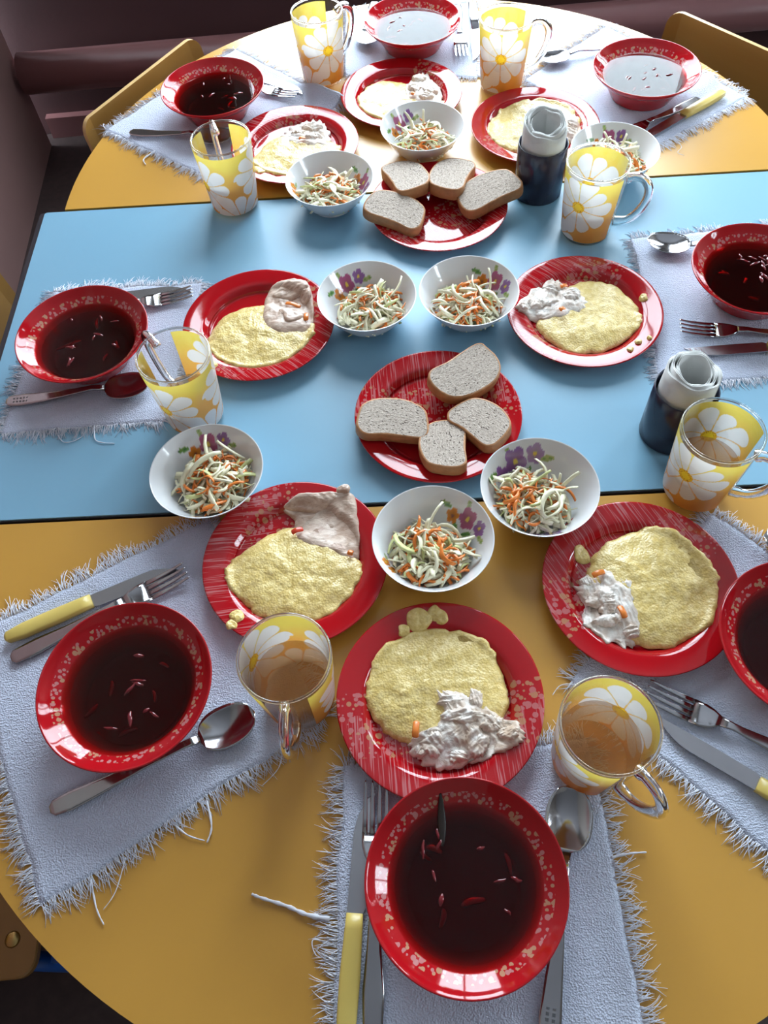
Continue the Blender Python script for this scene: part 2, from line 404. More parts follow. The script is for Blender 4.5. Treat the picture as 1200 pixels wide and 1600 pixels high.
# ------------------------------------------------------------------ tables
TA = -0.047; TD = Vector((math.cos(TA), math.sin(TA))); TN = Vector((-math.sin(TA), math.cos(TA)))
def legs(root, pts, h):
    for (x, y) in pts:
        V, F = tube([(x, y, -ZT), (x, y, -h)], .014, 12); part('leg', V, F, MAT['steelgrey'], root)
def half_table(label, c, sgn):
    root = thing('half_round_table', label, 'table', (c[0], c[1], 0), TA, 'half-round yellow tables')
    R = .56; out = [(R * math.cos(PI * k / 96), sgn * R * math.sin(PI * k / 96)) for k in range(97)]
    if sgn < 0: out = out[::-1]
    V, F = prism(out, -.002, 0); part('tabletop', V, F, MAT['yellow'], root, smooth=False)
    V, F = prism(out, -.020, -.0021); part('edge_band', V, F, MAT['yedge'], root, smooth=False)
    legs(root, [(-.42, sgn * .06), (.42, sgn * .06), (-.24, sgn * .38), (.24, sgn * .38)], .02)
half_table('near half-round yellow table, closest to the camera', (.046, .4780), -1)
half_table('far half-round yellow table by the brown wall', (.112, 1.0395), 1)
bc = Vector((0.111, 1.0348)) - TN * .2775
root = thing('rectangular_table', 'pale blue rectangular table between the two yellow half-rounds', 'table', (bc.x, bc.y, 0), TA)
V, F = prism(rrect(1.178, .5525, .004, 3), -.003, .0008, .0005); part('tabletop', V, F, MAT['blue'], root, smooth=False)
V, F = prism(rrect(1.194, .556, .005, 3), -.022, -.0012); part('edge_band', V, F, MAT['edge'], root, smooth=False)
legs(root, [(-.54, .23), (.54, .23), (-.54, -.23), (.54, -.23)], .022)

# ------------------------------------------------------------------ chairs
def chair(label, loc, face, top=.012):
    """children's chair; loc = xy of the backrest's middle, face = heading of the sitter (radians)"""
    root = thing('childrens_chair', label, 'chair', (loc[0], loc[1], -ZT), face - PI / 2, 'yellow plywood chairs')
    T = ZT + top
    # backrest: curved board, local x across, y = forward
    V = []; F = []; n = 28; w = .155; hb = .155
    out = rrect(2 * w, hb, .024, 6)
    nn = len(out)
    for off in (0, .007):
        for (x, z) in out: V.append((x, .012 - 1.1 * (w * w - x * x) * .55 - off + (z - hb / 2) * -.12, T - hb / 2 + z))
    F.append(tuple(range(nn))[::-1]); F.append(tuple(range(nn, 2 * nn)))
    b = part('backrest', V, F, MAT['ply'], root, smooth=False)
    bm = bmesh.new(); bm.from_mesh(b.data); bmesh.ops.triangulate(bm, faces=bm.faces); bm.to_mesh(b.data); bm.free()
    EV = V; EF = [(k, (k + 1) % nn, nn + (k + 1) % nn, nn + k) for k in range(nn)]
    part('backrest_edge', EV, EF, MAT['plyedge'], b)
    for sx in (-1, 1):
        V, F = lathe([(0, .004), (.006, .003), (.008, 0), (0, 0)], 16)
        part('bolt', V, F, MAT['bolt'], b, loc=(sx * .105, .008, T - .09), rot=(-PI / 2, 0, 0))
    sz = .245
    V, F = prism(rrect(.29, .29, .020, 6, 0, .165), sz - .012, sz, .002); s = part('seat', V, F, MAT['ply'], root, smooth=False)
    for sx in (-1, 1):
        for sy in (.05, .28):
            V, F = lathe([(0, .0025), (.007, .0018), (.009, 0), (0, 0)], 16); part('bolt', V, F, MAT['bolt'], s, loc=(sx * .105, sy, sz))
    for sx in (-1, 1):
        V, F = tube([(sx * .125, .30, 0), (sx * .125, .285, sz - .022)], .011, 12); part('leg', V, F, MAT['bluemetal'], root)
        V, F = tube([(sx * .125, -.02, 0), (sx * .125, .012, sz - .02), (sx * .118, -.022, sz + .08), (sx * .112, -.016, T - .03)], .011, 12); part('leg', V, F, MAT['bluemetal'], root)
        V, F = tube([(sx * .125, .005, sz - .0235), (sx * .125, .295, sz - .0235)], .011, 12); part('seat_rail', V, F, MAT['bluemetal'], root)
    g = G(); g.box((-.13, .315, sz - .075), (.13, .327, sz - .03)); part('front_rail', g.V, g.F, MAT['bluemetal'], root, smooth=False)
chair('yellow plywood chair behind the soup bowl at the far left', (-.362, 1.396), math.atan2(-.58, .813))
chair('yellow plywood chair at the far right, its backrest cut off by the frame', (.690, 1.345), math.atan2(-.60, -.80))
chair('yellow plywood chair at the left end of the blue table', (-.600, .875), 0.0)
chair('yellow plywood chair tucked at the lower left under the near yellow table', (-.745, .195), 0.0)
# ------------------------------------------------------------------ place mats with frayed edges
MATZ = .0028
def place_mat(label, Q, seed, folds=(), strands=(), flen=.020, gap_edges=()):
    rnd = random.Random(seed)
    cx = sum(q[0] for q in Q) / 4; cyy = sum(q[1] for q in Q) / 4
    root = thing('terry_place_mat', label, 'place mat', (cx, cyy, 0), 0, 'fringed terry place mats')
    q = [Vector((a - cx, b - cyy)) for a, b in Q]          # TL TR BR BL
    def P(u, v):
        p = (q[0] * (1 - u) + q[1] * u) * (1 - v) + (q[3] * (1 - u) + q[2] * u) * v
        w = Vector((fr((p.x * 18 + seed, p.y * 18, 1), 2), fr((p.x * 18, p.y * 18 + seed, 5), 2)))
        return p + w * .0035
    def Z(p):
        z = .0022 + .0004 * fr((p.x * 30 + seed, p.y * 30, 0), 2)
        for (fx, fy, dx, dy, h, wd, L) in folds:
            d = Vector((p.x + cx - fx, p.y + cyy - fy)); D = Vector((dx, dy)).normalized()
            a = d.dot(D); b = d.x * D.y - d.y * D.x
            if abs(a) < L: z += h * math.exp(-(b / wd) ** 2) * (1 - (a / L) ** 2)
        return z
    n = 44; V = []; F = []
    for j in range(n + 1):
        for i in range(n + 1):
            p = P(i / n, j / n); V.append((p.x, p.y, Z(p)))
    for j in range(n):
        for i in range(n):
            a = j * (n + 1) + i; F.append((a, a + n + 1, a + n + 2, a + 1))
    loop = [i for i in range(n + 1)] + [(j * (n + 1) + n) for j in range(1, n + 1)] + [n * (n + 1) + i for i in range(n - 1, -1, -1)] + [j * (n + 1) for j in range(n - 1, 0, -1)]
    k = len(V); V += [(V[i][0], V[i][1], max(.0001, V[i][2] - .002)) for i in loop]; m = len(loop)
    for i in range(m): F.append((loop[i], loop[(i + 1) % m], k + (i + 1) % m, k + i))
    part('cloth', V, F, MAT['terry'], root)
    g = G()
    def thread(p, d, L, r=.00048, z0=.0018, lift=.0006, bend=0.0):
        pts = []; pp = Vector((p.x, p.y, z0)); dd = Vector((d.x, d.y)).normalized(); N = 4
        for s_ in range(N + 1):
            pts.append(pp.copy()); a = bend / N; dd = Vector((dd.x * math.cos(a) - dd.y * math.sin(a), dd.x * math.sin(a) + dd.y * math.cos(a)))
            u = (s_ + 1) / N
            pp = Vector((pp.x + dd.x * L / N, pp.y + dd.y * L / N, max(.0006, z0 * (1 - u) + .0008 * u + lift * math.sin(u * PI))))
        V, F = tube(pts, [r, r * 1.1, r, r * .8, r * .4], 3); g.add(V, F)
    edges = [((0, 0), (1, 0)), ((1, 0), (1, 1)), ((1, 1), (0, 1)), ((0, 1), (0, 0))]
    for e, (ua, ub) in enumerate(edges):
        a, b = P(*ua), P(*ub); L = (b - a).length; cnt = int(L / .00062)
        outn = Vector(((b - a).y, -(b - a).x)).normalized()
        if outn.dot((a + b) / 2) < 0: outn = -outn
        tang = (b - a).normalized()
        if e in gap_edges: continue
        ntuft = max(1, int(L / .0062)); tufts = []
        for q_ in range(ntuft + 1):
            tufts.append((rnd.uniform(-.0035, .0035), flen * rnd.uniform(.65, 1.35)))
        for i in range(cnt):
            s_ = (i + rnd.random()) / cnt
            p = P(ua[0] + (ub[0] - ua[0]) * s_, ua[1] + (ub[1] - ua[1]) * s_)
            q_ = min(ntuft, int(s_ * ntuft)); sh, tl_ = tufts[q_]
            toward = ((q_ + .5) / ntuft - s_) * L * .75 + sh       # threads of one tuft lean together
            ln = tl_ * rnd.uniform(.45, 1.1)
            d = outn * tl_ + tang * (toward + rnd.uniform(-.0035, .0035))
            thread(p - outn * .002, d, max(.004, ln), r=.00042, z0=Z(p) - .0006, lift=rnd.uniform(0, .0024), bend=rnd.uniform(-.8, .8))
    part('fringe', g.V, g.F, MAT['thread'], root, stuff=True)
    for sr, pts in strands:                                   # single long loose threads (world xy)
        pp = [(a - cx, b - cyy, .0016 + .001 * (i % 2)) for i, (a, b) in enumerate(pts)]
        C = catmull(pp, 6); V, F = tube(C, [sr * (1 + .25 * math.sin(i * 1.9)) * (1 - .5 * i / len(C)) for i in range(len(C))], 7); part('loose_thread', V, F, MAT['thread'], root)
    return root
place_mat('frayed terry place mat under the soup bowl nearest the camera', [(-.060, .192), (.176, .197), (.172, -.062), (-.083, -.060)], 1,
          strands=[(.0022, [(-.078, .063), (-.098, .068), (-.115, .076), (-.137, .084), (-.146, .088)]), (.0013, [(.174, .092), (.190, .094), (.206, .094)]), (.0006, [(-.078, .045), (-.093, .048), (-.090, .036), (-.076, .034)])],
          folds=[(.12, .050, 1, -.02, .0012, .004, .08)])
place_mat('wide terry place mat at the front left, corner near the table edge', [(-.452, .362), (-.200, .482), (-.075, .240), (-.335, .092)], 2,
          strands=[(.0013, [(-.190, .172), (-.184, .148), (-.188, .134)]), (.0010, [(-.222, .155), (-.206, .142), (-.190, .136)]), (.0006, [(-.118, .212), (-.122, .195), (-.138, .180)]), (.0010, [(-.292, .112), (-.284, .088), (-.276, .074)]), (.0006, [(-.262, .128), (-.268, .100), (-.278, .086)])],
          folds=[(-.18, .20, -.3, .9, .0020, .010, .10), (-.31, .40, .6, -.8, .0014, .012, .06)])
place_mat('terry place mat at the front right, cut off by the frame', [(.362, .434), (.535, .226), (.344, .047), (.171, .255)], 3,
          strands=[(.0006, [(.176, .252), (.160, .252), (.150, .243)])], folds=[(.30, .15, .5, .8, .0020, .010, .07)])
place_mat('terry place mat at the left end of the blue table', [(-.437, .884), (-.226, .874), (-.262, .632), (-.468, .634)], 4, flen=.019,
          strands=[(.0009, [(-.350, .634), (-.345, .610), (-.322, .604)]), (.0006, [(-.40, .634), (-.385, .612), (-.365, .618), (-.36, .634)])])
place_mat('terry place mat at the right end of the blue table', [(.384, .886), (.625, .890), (.600, .608), (.354, .626)], 5, flen=.016)
place_mat('terry place mat at the far right, reaching the chair', [(.470, .1 + 1.345), (.645, 1.196), (.452, 1.082), (.300, 1.300)], 6,
          folds=[(.60, 1.255, .5, .8, .006, .012, .05)], strands=[(.0005, [(.50, 1.112), (.507, 1.085), (.498, 1.072), (.505, 1.062)])])
place_mat('terry place mat at the far end under the top centre bowl', [(.010, 1.578), (.246, 1.566), (.222, 1.322), (-.001, 1.362)], 7, folds=[(.12, 1.463, 1, -.2, .0010, .004, .14)])
place_mat('terry place mat at the far left with one raised corner', [(-.406, 1.262), (-.195, 1.476), (-.008, 1.274), (-.222, 1.105)], 8,
          folds=[(-.020, 1.296, -.67, .74, .020, .020, .075), (-.30, 1.18, .6, .6, .0014, .008, .10)], strands=[(.0014, [(-.318, 1.192), (-.334, 1.172), (-.330, 1.158)])])

# ------------------------------------------------------------------ soup bowls and beet soup
bowl_prof = [(0, .0035), (.040, .0035), (.046, .0005), (.049, .0005), (.052, .006), (.0595, .018), (.0655, .0265), (.0700, .0302), (.0780, .0365), (.0838, .0432), (.0846, .0450),
             (.0838, .0456), (.0822, .0448), (.0765, .0392), (.0690, .0332), (.0635, .0285), (.0575, .0195), (.0500, .0090), (.0440, .0065), (0, .006)]
def finer(P, n=3):
    return [tuple(v)[:2] for v in catmull([(a, b, 0) for a, b in P], n)]
V, F = lathe([(max(0, a), b) for a, b in finer(bowl_prof)], 128)
me_bowl = mesh('soup_bowl', V, F, MAT['redbowl'])
SOUPZ = .0312
V, F = lathe([(0, .0062), (.044, .0067), (.0500, .0092), (.0575, .0197), (.0636, .0286), (.0667, SOUPZ), (.050, SOUPZ), (.03, SOUPZ), (0, SOUPZ)], 96)
me_soup = mesh('soup_liquid', V, F, MAT['soup'], smooth=False)
BOWLS = [('nc', (.041, .078), 'nearest the camera at the bottom centre', 0.2, 9), ('nl', (-.263, .277), 'on the front left mat', 1.9, 8), ('nr', (.394, .261), 'cut off at the right edge, front', 3.0, 8),
         ('ml', (-.364, .751), 'at the left end of the blue table', 4.1, 10), ('mr', (.507, .761), 'at the right end of the blue table', 5.2, 34), ('fl', (-.218, 1.283), 'at the far left before a chair', .8, 7),
         ('fc', (.123, 1.435), 'at the far end, top centre', 2.4, 5), ('fr', (.479, 1.230), 'at the far right before a chair', 3.6, 8)]
for key, (x, y), where, rz, nb in BOWLS:
    rnd = random.Random(key)
    o = link('soup_bowl', me_bowl, None, (x, y, ZT + MATZ), (0, 0, rz)); tag(o, 'red glass soup bowl with dotted rim ' + where, 'bowl', 'red soup bowls')
    s = thing('beet_soup', 'dark red beet soup in the bowl ' + where, 'soup', (x, y, MATZ), rz, 'servings of beet soup')
    link('broth', me_soup, s)
    for k in range(nb):
        a = rnd.uniform(0, 2 * PI); r = .046 * math.sqrt(rnd.random()); L = rnd.uniform(.006, .016); d = rnd.uniform(0, 2 * PI)
        if key == 'mr': a = rnd.uniform(-1.2, 1.8) - rz; r = .042 * math.sqrt(rnd.random())
        rr = rnd.uniform(.0011, .0022)
        c = Vector((r * math.cos(a), r * math.sin(a), SOUPZ - rr * rnd.uniform(.1, .75)))
        dv = Vector((math.cos(d), math.sin(d), rnd.uniform(-.12, .12)))
        C = catmull([c - dv * L / 2, c - dv * L * .15 + Vector((0, 0, .0006)), c + dv * L * .2 + Vector((rnd.uniform(-.001, .001), rnd.uniform(-.001, .001), .0004)), c + dv * L / 2], 4)
        V, F = tube(C, [rr * (.25 + .85 * math.sin(PI * (i + .6) / (len(C) + .2))) for i in range(len(C))], 8, .7)
        part('beet_piece', V, F, MAT['beet'], s)
    for k in range(5):                                     # larger pieces just under the surface
        a = rnd.uniform(0, 2 * PI); r = .043 * math.sqrt(rnd.random()); q = rnd.uniform(.0035, .0065)
        c = Vector((r * math.cos(a), r * math.sin(a), SOUPZ - q * .62 - rnd.uniform(.0035, .009))); rot = Matrix.Rotation(rnd.uniform(0, 6.3), 3, 'Z') @ Matrix.Rotation(rnd.uniform(-.4, .4), 3, 'X')
        L = q * rnd.uniform(2.2, 4.0); C = catmull([c + rot @ Vector((-L / 2, 0, 0)), c + rot @ Vector((-L * .1, q * .25, q * .1)), c + rot @ Vector((L / 2, -q * .1, 0))], 5)
        V, F = tube(C, [q * .55 * (.35 + .65 * math.sin(PI * (i_ + .7) / (len(C) + .4))) for i_ in range(len(C))], 8, .7)
        part('beet_chunk', V, F, MAT['beet'], s)
    if key == 'nc':
        g = G(); V, F = tube(catmull([(-.013, .0735, .0375), (-.014, .055, .0325), (-.016, .031, .0305)], 5), [.0010, .0014, .0020, .0026, .0032, .0036, .0038, .0036, .0030, .0022, .0010], 8, .35); g.add(V, F)
        hb_ = part('herb_leaf', g.V, g.F, MAT['herb'], s, label='dark stewed leaf sticking up to the rim'); hb_.rotation_euler = (0, 0, -rz)

# ------------------------------------------------------------------ plates
plate_prof = [(0, .0022), (.058, .0022), (.062, .0), (.065, .0), (.068, .0020), (.0725, .0075), (.0775, .0118), (.087, .0138), (.0990, .0160), (.1000, .0168),
              (.0992, .0176), (.0860, .0158), (.0768, .0138), (.0727, .0104), (.0690, .0065), (.0640, .0052), (0, .0050)]
V, F = lathe([(max(0, a), b) for a, b in finer(plate_prof)], 128)
me_plate = mesh('dinner_plate', V, F, MAT['redplate'])
def plate(x, y, z, rz, label):
    o = link('dinner_plate', me_plate, None, (x, y, ZT + z), (0, 0, math.radians(rz))); return tag(o, label, 'plate', 'red glass plates')
PL = {'near_c': (.038, .245, 0, 'at the front centre'), 'near_l': (-.100, .410, 275, 'at the front left'), 'near_r': (.258, .346, 205, 'at the front right'),
      'mid_l': (-.143, .771, 40, 'on the left of the blue table'), 'mid_r': (.283, .744, 230, 'on the right of the blue table'),
      'far_l': (-.089, 1.153, 250, 'on the far table, left'), 'far_c': (.089, 1.271, 60, 'on the far table, middle'), 'far_r': (.290, 1.152, 20, 'on the far table, right behind the napkins')}
FOOD = {'near_c': 'shredded white fish', 'near_l': 'a folded slice of meat', 'near_r': 'fish on its left side', 'mid_l': 'meat at its top right', 'mid_r': 'white fish on its left rim',
        'far_l': 'flaked fish on top', 'far_c': 'a fish piece standing up', 'far_r': 'porridge and little fish'}
PZ = {'near_c': MATZ, 'near_l': MATZ, 'near_r': MATZ, 'mid_l': .0012, 'mid_r': .0012, 'far_l': MATZ, 'far_c': .0005, 'far_r': .0005}
for k, (x, y, rz, where) in PL.items():
    plate(x, y, PZ[k], rz, f'red glass plate {where}, {FOOD[k]}' if k != 'far_r' else 'red glass plate on the far table, right, behind the napkin holder')
plate(.075, .594, .0008, 180, 'red striped glass plate holding bread in the middle of the blue table')
plate(.118, .978, .0008, 30, 'red glass plate holding bread beside the far napkin holder')

# ------------------------------------------------------------------ porridge and fish
POR = {
 'near_c': [(-0.071, 0.015), (-0.05, 0.059), (0.005, 0.074), (0.055, 0.052), (0.067, 0.004), (0.058, -0.023), (0.015, -0.05), (-0.033, -0.04), (-0.062, -0.019)],
 'near_l': [(-0.076, -0.01), (-0.061, 0.02), (-0.015, 0.046), (0.028, 0.035), (0.068, -0.001), (0.066, -0.032), (0.031, -0.066), (-0.022, -0.066), (-0.053, -0.047)],
 'near_r': [(-0.045, 0.031), (-0.02, 0.056), (0.032, 0.069), (0.064, 0.049), (0.079, 0.018), (0.080, -0.012), (0.06, -0.049), (0.016, -0.069), (-0.026, -0.055), (-0.049, -0.014)],
 'mid_l': [(-0.068, -0.02), (-0.056, 0.019), (-0.022, 0.039), (0.022, 0.036), (0.07, -0.002), (0.067, -0.036), (0.03, -0.067), (-0.015, -0.074), (-0.053, -0.053)],
 'mid_r': [(-0.064, -0.01), (-0.028, 0.039), (0.019, 0.06), (0.057, 0.04), (0.072, -0.003), (0.063, -0.037), (0.017, -0.065), (-0.032, -0.064)],
 'far_l': [(-0.066, -0.012), (-0.031, 0.03), (0.02, 0.031), (0.065, 0.002), (0.07, -0.024), (0.037, -0.062), (-0.022, -0.073), (-0.061, -0.048)],
 'far_c': [(-0.074, -0.007), (-0.053, 0.04), (-0.014, 0.049), (0.027, 0.024), (0.065, -0.02), (0.06, -0.055), (0.008, -0.066), (-0.049, -0.06)],
 'far_r': [(-0.072, 0.012), (-0.046, 0.055), (-0.001, 0.074), (0.046, 0.062), (0.072, 0.022), (0.065, -0.027), (0.015, -0.056), (-0.044, -0.052), (-0.071, -0.022)]}
FISH = {
 'near_c': [(-0.003, 0.013), (0.018, 0.005), (0.042, 0.003), (0.044, -0.01), (0.073, -0.034), (0.069, -0.052), (0.036, -0.061), (0.0, -0.067), (-0.028, -0.055), (-0.032, -0.037), (0.0, -0.016)],
 'near_l': [(-0.012, 0.07), (0.009, 0.08), (0.063, 0.079), (0.07, 0.048), (0.067, -0.001), (0.042, 0.007), (0.001, 0.027), (-0.002, 0.056)],
 'near_r': [(-0.062, 0.011), (-0.034, 0.022), (-0.009, 0.013), (-0.006, -0.016), (-0.013, -0.054), (-0.034, -0.064), (-0.064, -0.042), (-0.06, -0.011)],
 'mid_l': [(0.011, 0.065), (0.046, 0.076), (0.070, 0.057), (0.068, -0.014), (0.024, -0.02), (0.005, 0.006)],
 'mid_r': [(-0.086, 0.015), (-0.044, 0.058), (-0.017, 0.061), (0.006, 0.027), (0.0, -0.001), (-0.056, -0.008)],
 'far_l': [(-0.019, 0.038), (0.017, 0.068), (0.052, 0.048), (0.049, -0.006), (0.001, -0.002)],
 'far_c': [(0.005, 0.015), (0.036, 0.060), (0.066, 0.015), (0.057, -0.039), (0.012, -0.023)],
 'far_r': [(0.049, 0.033), (0.069, 0.021), (0.069, -0.021), (0.054, -0.044), (0.038, -0.025)]}
def well(r):
    """height of the plate's upper face at radius r"""
    P = [(0, .0050), (.064, .0052), (.069, .0065), (.0727, .0104), (.0768, .0138), (.086, .0158), (.0992, .0176), (.2, .018)]
    for (a, za), (b, zb) in zip(P[:-1], P[1:]):
        if r <= b: return za + (zb - za) * (r - a) / (b - a)
    return .02
def blob(outline, h, seed, amp, freq, rings=16, per=12, base=None, edge=4.0, ridge=0.0, jag=0.0):
    O = [Vector((p.x, p.y)) for p in catmull([(a, b, 0) for a, b in outline], per, True)]
    n = len(O); c = sum(O, Vector((0, 0))) / n
    base = base or (lambda p: well(p.length) + .0002)
    V = []; F = []
    c3 = None
    for j in range(1, rings + 1):
        u = (j / rings) ** .8
        for k in range(n):
            d = O[k] - c
            s = u * (1 + jag * fr((k / n * 30 + seed, u * 3, seed), 3) * u)
            p = c + d * s
            prof = (1 - u ** edge) ** .5
            f = fr((p.x * freq + seed, p.y * freq, seed * .37), 4)
            if ridge:                                       # fibres running one way through the flake
                fa = seed * 1.7; px_, py_ = p.x * math.cos(fa) + p.y * math.sin(fa), p.y * math.cos(fa) - p.x * math.sin(fa)
                f = f * (1 - ridge) + ridge * (.6 - 1.9 * abs(fr((px_ * freq * .45 + 9, py_ * freq * 2.2, seed), 3)))
            z = base(p) + h * prof + amp * f * (1 - u ** 6)
            V.append((p.x, p.y, max(z, base(p) + .0001)))
    f0 = fr((c.x * freq + seed, c.y * freq, seed * .37), 4)
    ci = len(V); V.append((c.x, c.y, base(c) + h + amp * f0 * .5))
    for k in range(n): F.append((ci, k, (k + 1) % n))
    for j in range(rings - 1):
        for k in range(n):
            a, b = j * n + k, j * n + (k + 1) % n; F.append((a, a + n, b + n, b))
    o = (rings - 1) * n; m = len(V)
    V += [(V[o + k][0], V[o + k][1], base(Vector(V[o + k][:2])) - .0001) for k in range(n)]
    for k in range(n): F.append((o + k, m + k, m + (k + 1) % n, o + (k + 1) % n))
    F.append(tuple(m + k for k in range(n))[::-1])
    return V, F
def circ(x, y, r, n=8, q=1.0, seed=0):
    rr = random.Random(seed); return [(x + r * rr.uniform(.75, 1.2) * math.cos(2 * PI * k / n), y + q * r * rr.uniform(.75, 1.2) * math.sin(2 * PI * k / n)) for k in range(n)]
SMEAR = {'near_c': [(-.012, .084, .013), (-.028, .073, .007), (.006, .088, .009), (.012, .083, .007)], 'near_l': [(-.062, -.060, .008), (-.067, -.070, .006)],
         'mid_l': [(-.060, -.068, .008), (-.071, -.062, .005)], 'mid_r': [(.080, .012, .006), (.055, -.064, .0045), (.042, -.075, .0045), (.070, -.060, .004)], 'far_r': [], 'far_c': [], 'far_l': [(-.055, -.055, .012)], 'near_r': [(-.05, .045, .010)]}
def por_top(k, p):
    """height of the porridge top under a point, for food lying on it"""
    O = [Vector((q.x, q.y)) for q in catmull([(a, b, 0) for a, b in POR[k]], 6, True)]
    c = sum(O, Vector((0, 0))) / len(O); d = p - c
    best = min(O, key=lambda q: abs(math.atan2((q - c).x * d.y - (q - c).y * d.x, (q - c).dot(d)))) if d.length > 1e-6 else O[0]
    u = min(1, d.length / (best - c).length)
    return well(p.length) + .0105 * max(0, 1 - u ** 4.0) ** .5
LAB = {'near_c': 'front centre', 'near_l': 'front left', 'near_r': 'front right', 'mid_l': 'blue table left', 'mid_r': 'blue table right', 'far_l': 'far left', 'far_c': 'far middle', 'far_r': 'far right'}
for i, (k, out) in enumerate(POR.items()):
    x, y, rz, where = PL[k]
    root = thing('corn_porridge', f'yellow corn porridge spread on the red plate, {LAB[k]}', 'porridge', (x, y, PZ[k]), 0, 'servings of corn porridge')
    V, F = blob(out, .0105, 11 + i * 3.3, .0024, 45, rings=22, jag=.05); part('mound', V, F, MAT['porridge'], root)
    for j, (a, b, r) in enumerate(SMEAR[k]):
        V, F = blob(circ(a, b, r, seed=j + i * 9), .0030, i + j, .0012, 150, rings=7, per=5); part('smear', V, F, MAT['porridge'], root)
NAME = {'near_c': ('fish_piece', 'flaky white fish with a carrot strip on the front centre plate'), 'near_l': ('meat_slice', 'thick folded slice of pale meat on the front left plate'),
        'near_r': ('fish_piece', 'fish piece with broken flakes on the front right plate'), 'mid_l': ('meat_slice', 'meat chunk with carrot on the left plate of the blue table'),
        'mid_r': ('fish_piece', 'white fish over the rim of the right plate on the blue table'), 'far_l': ('fish_piece', 'fish piece on the far left plate'),
        'far_c': ('fish_piece', 'upright knobbly fish piece on the far middle plate'), 'far_r': ('fish_piece', 'small fish piece at the right of the far right plate')}
FH = {'near_c': .013, 'near_l': .010, 'near_r': .011, 'mid_l': .013, 'mid_r': .014, 'far_l': .012, 'far_c': .016, 'far_r': .012}
# flakes: x, y, rx, ry, height offset
FLK = {'near_c': [(.010, -.004, .012, .006, .4), (.035, -.004, .008, .010, .35), (.018, -.020, .019, .008, .75), (.048, -.030, .013, .009, .8), (.060, -.040, .010, .007, .7), (-.010, -.045, .012, .012, .6), (.030, -.045, .012, .014, .7), (.010, -.056, .011, .007, .5), (-.022, -.048, .007, .007, .4)],
       'near_l': [(.022, .072, .034, .010, .95), (.058, .080, .008, .006, 1.0)],
       'near_r': [(-.045, -.012, .014, .009, .9), (-.038, -.022, .009, .009, .9), (-.040, -.036, .015, .006, .9), (-.020, -.050, .008, .007, .6), (-.052, .010, .008, .006, .5)],
       'mid_l': [(.040, .055, .024, .014, .85), (.045, .012, .018, .016, .8), (.062, .040, .009, .012, .7)],
       'mid_r': [(-.030, .045, .013, .010, .7), (-.055, .018, .020, .008, .8), (-.012, .028, .012, .013, .7), (-.075, .012, .009, .006, .4)],
       'far_l': [(.005, .030, .012, .008, .7), (.030, .045, .016, .012, .8), (.030, .015, .014, .009, .7)],
       'far_c': [(.022, .005, .012, .016, .8), (.045, .000, .016, .014, .8), (.032, .036, .012, .010, .9), (.040, -.024, .013, .008, .7)],
       'far_r': [(.058, -.005, .009, .012, .6)]}
CAR = {'near_c': [(-.026, -.030, 1.4, .016, 'carrot')], 'near_l': [(.003, .036, .3, .013, 'pepper'), (.060, .004, 1.2, .006, 'carrot')], 'near_r': [(-.026, -.030, 1.75, .014, 'carrot'), (-.040, .016, .3, .014, 'carrot')],
       'mid_l': [(.046, .028, -.45, .022, 'carrot'), (.063, .004, 1.5, .014, 'carrot')], 'mid_r': [(-.018, .045, .3, .010, 'carrot'), (-.030, -.002, .4, .008, 'carrot')], 'far_l': [(.012, .004, .2, .010, 'carrot')], 'far_c': [(.038, .040, .4, .010, 'carrot'), (.018, -.020, 1, .008, 'carrot')], 'far_r': []}
for i, (k, out) in enumerate(FISH.items()):
    x, y, rz, where = PL[k]; nm, lab = NAME[k]; mt = MAT['meat'] if nm == 'meat_slice' else MAT['fish']
    root = thing(nm, lab, 'fish' if nm == 'fish_piece' else 'meat', (x, y, PZ[k]), 0, 'pieces of fish and meat on the plates')
    bs = lambda p, k=k: max(por_top(k, p) - .004, well(p.length) + .0003)
    meat = nm == 'meat_slice'
    V, F = blob(out, FH[k] * .62, 40 + i * 2.7, .0022 if meat else .0046, 60 if meat else 55, rings=30, per=12, base=bs, edge=6 if meat else 3.5, ridge=0 if meat else .5, jag=.03 if meat else .16)
    part('body', V, F, mt, root)
    for j, (a, b, rx, ry, hf) in enumerate(FLK[k]):
        zb = FH[k] * .62 * hf
        V, F = blob(circ(a, b, rx, 9, ry / rx, seed=i * 31 + j), .0048 if meat else .0058, i * 5 + j, .0016 if meat else .0036, 85, rings=14, per=7, base=lambda p, zb=zb, bs=bs: bs(p) + zb, edge=5, ridge=.42, jag=.05 if meat else .22)
        part('flake', V, F, mt, root)
    for j, (a, b, an, L, m_) in enumerate(CAR[k]):
        z = bs(Vector((a, b))) + FH[k] * .62 + .0035; d = Vector((math.cos(an), math.sin(an), 0))
        c = Vector((a, b, z)); C = catmull([c - d * L / 2 - Vector((0, 0, .001)), c - d * L * .1 + Vector((0, 0, .001)), c + d * L / 2 - Vector((0, 0, .0012))], 5)
        V, F = tube(C, [.0032 if i_ not in (0, len(C) - 1) else .002 for i_ in range(len(C))], 8, .28); part('carrot_bit' if m_ == 'carrot' else 'pepper_bit', V, F, MAT[m_], root)

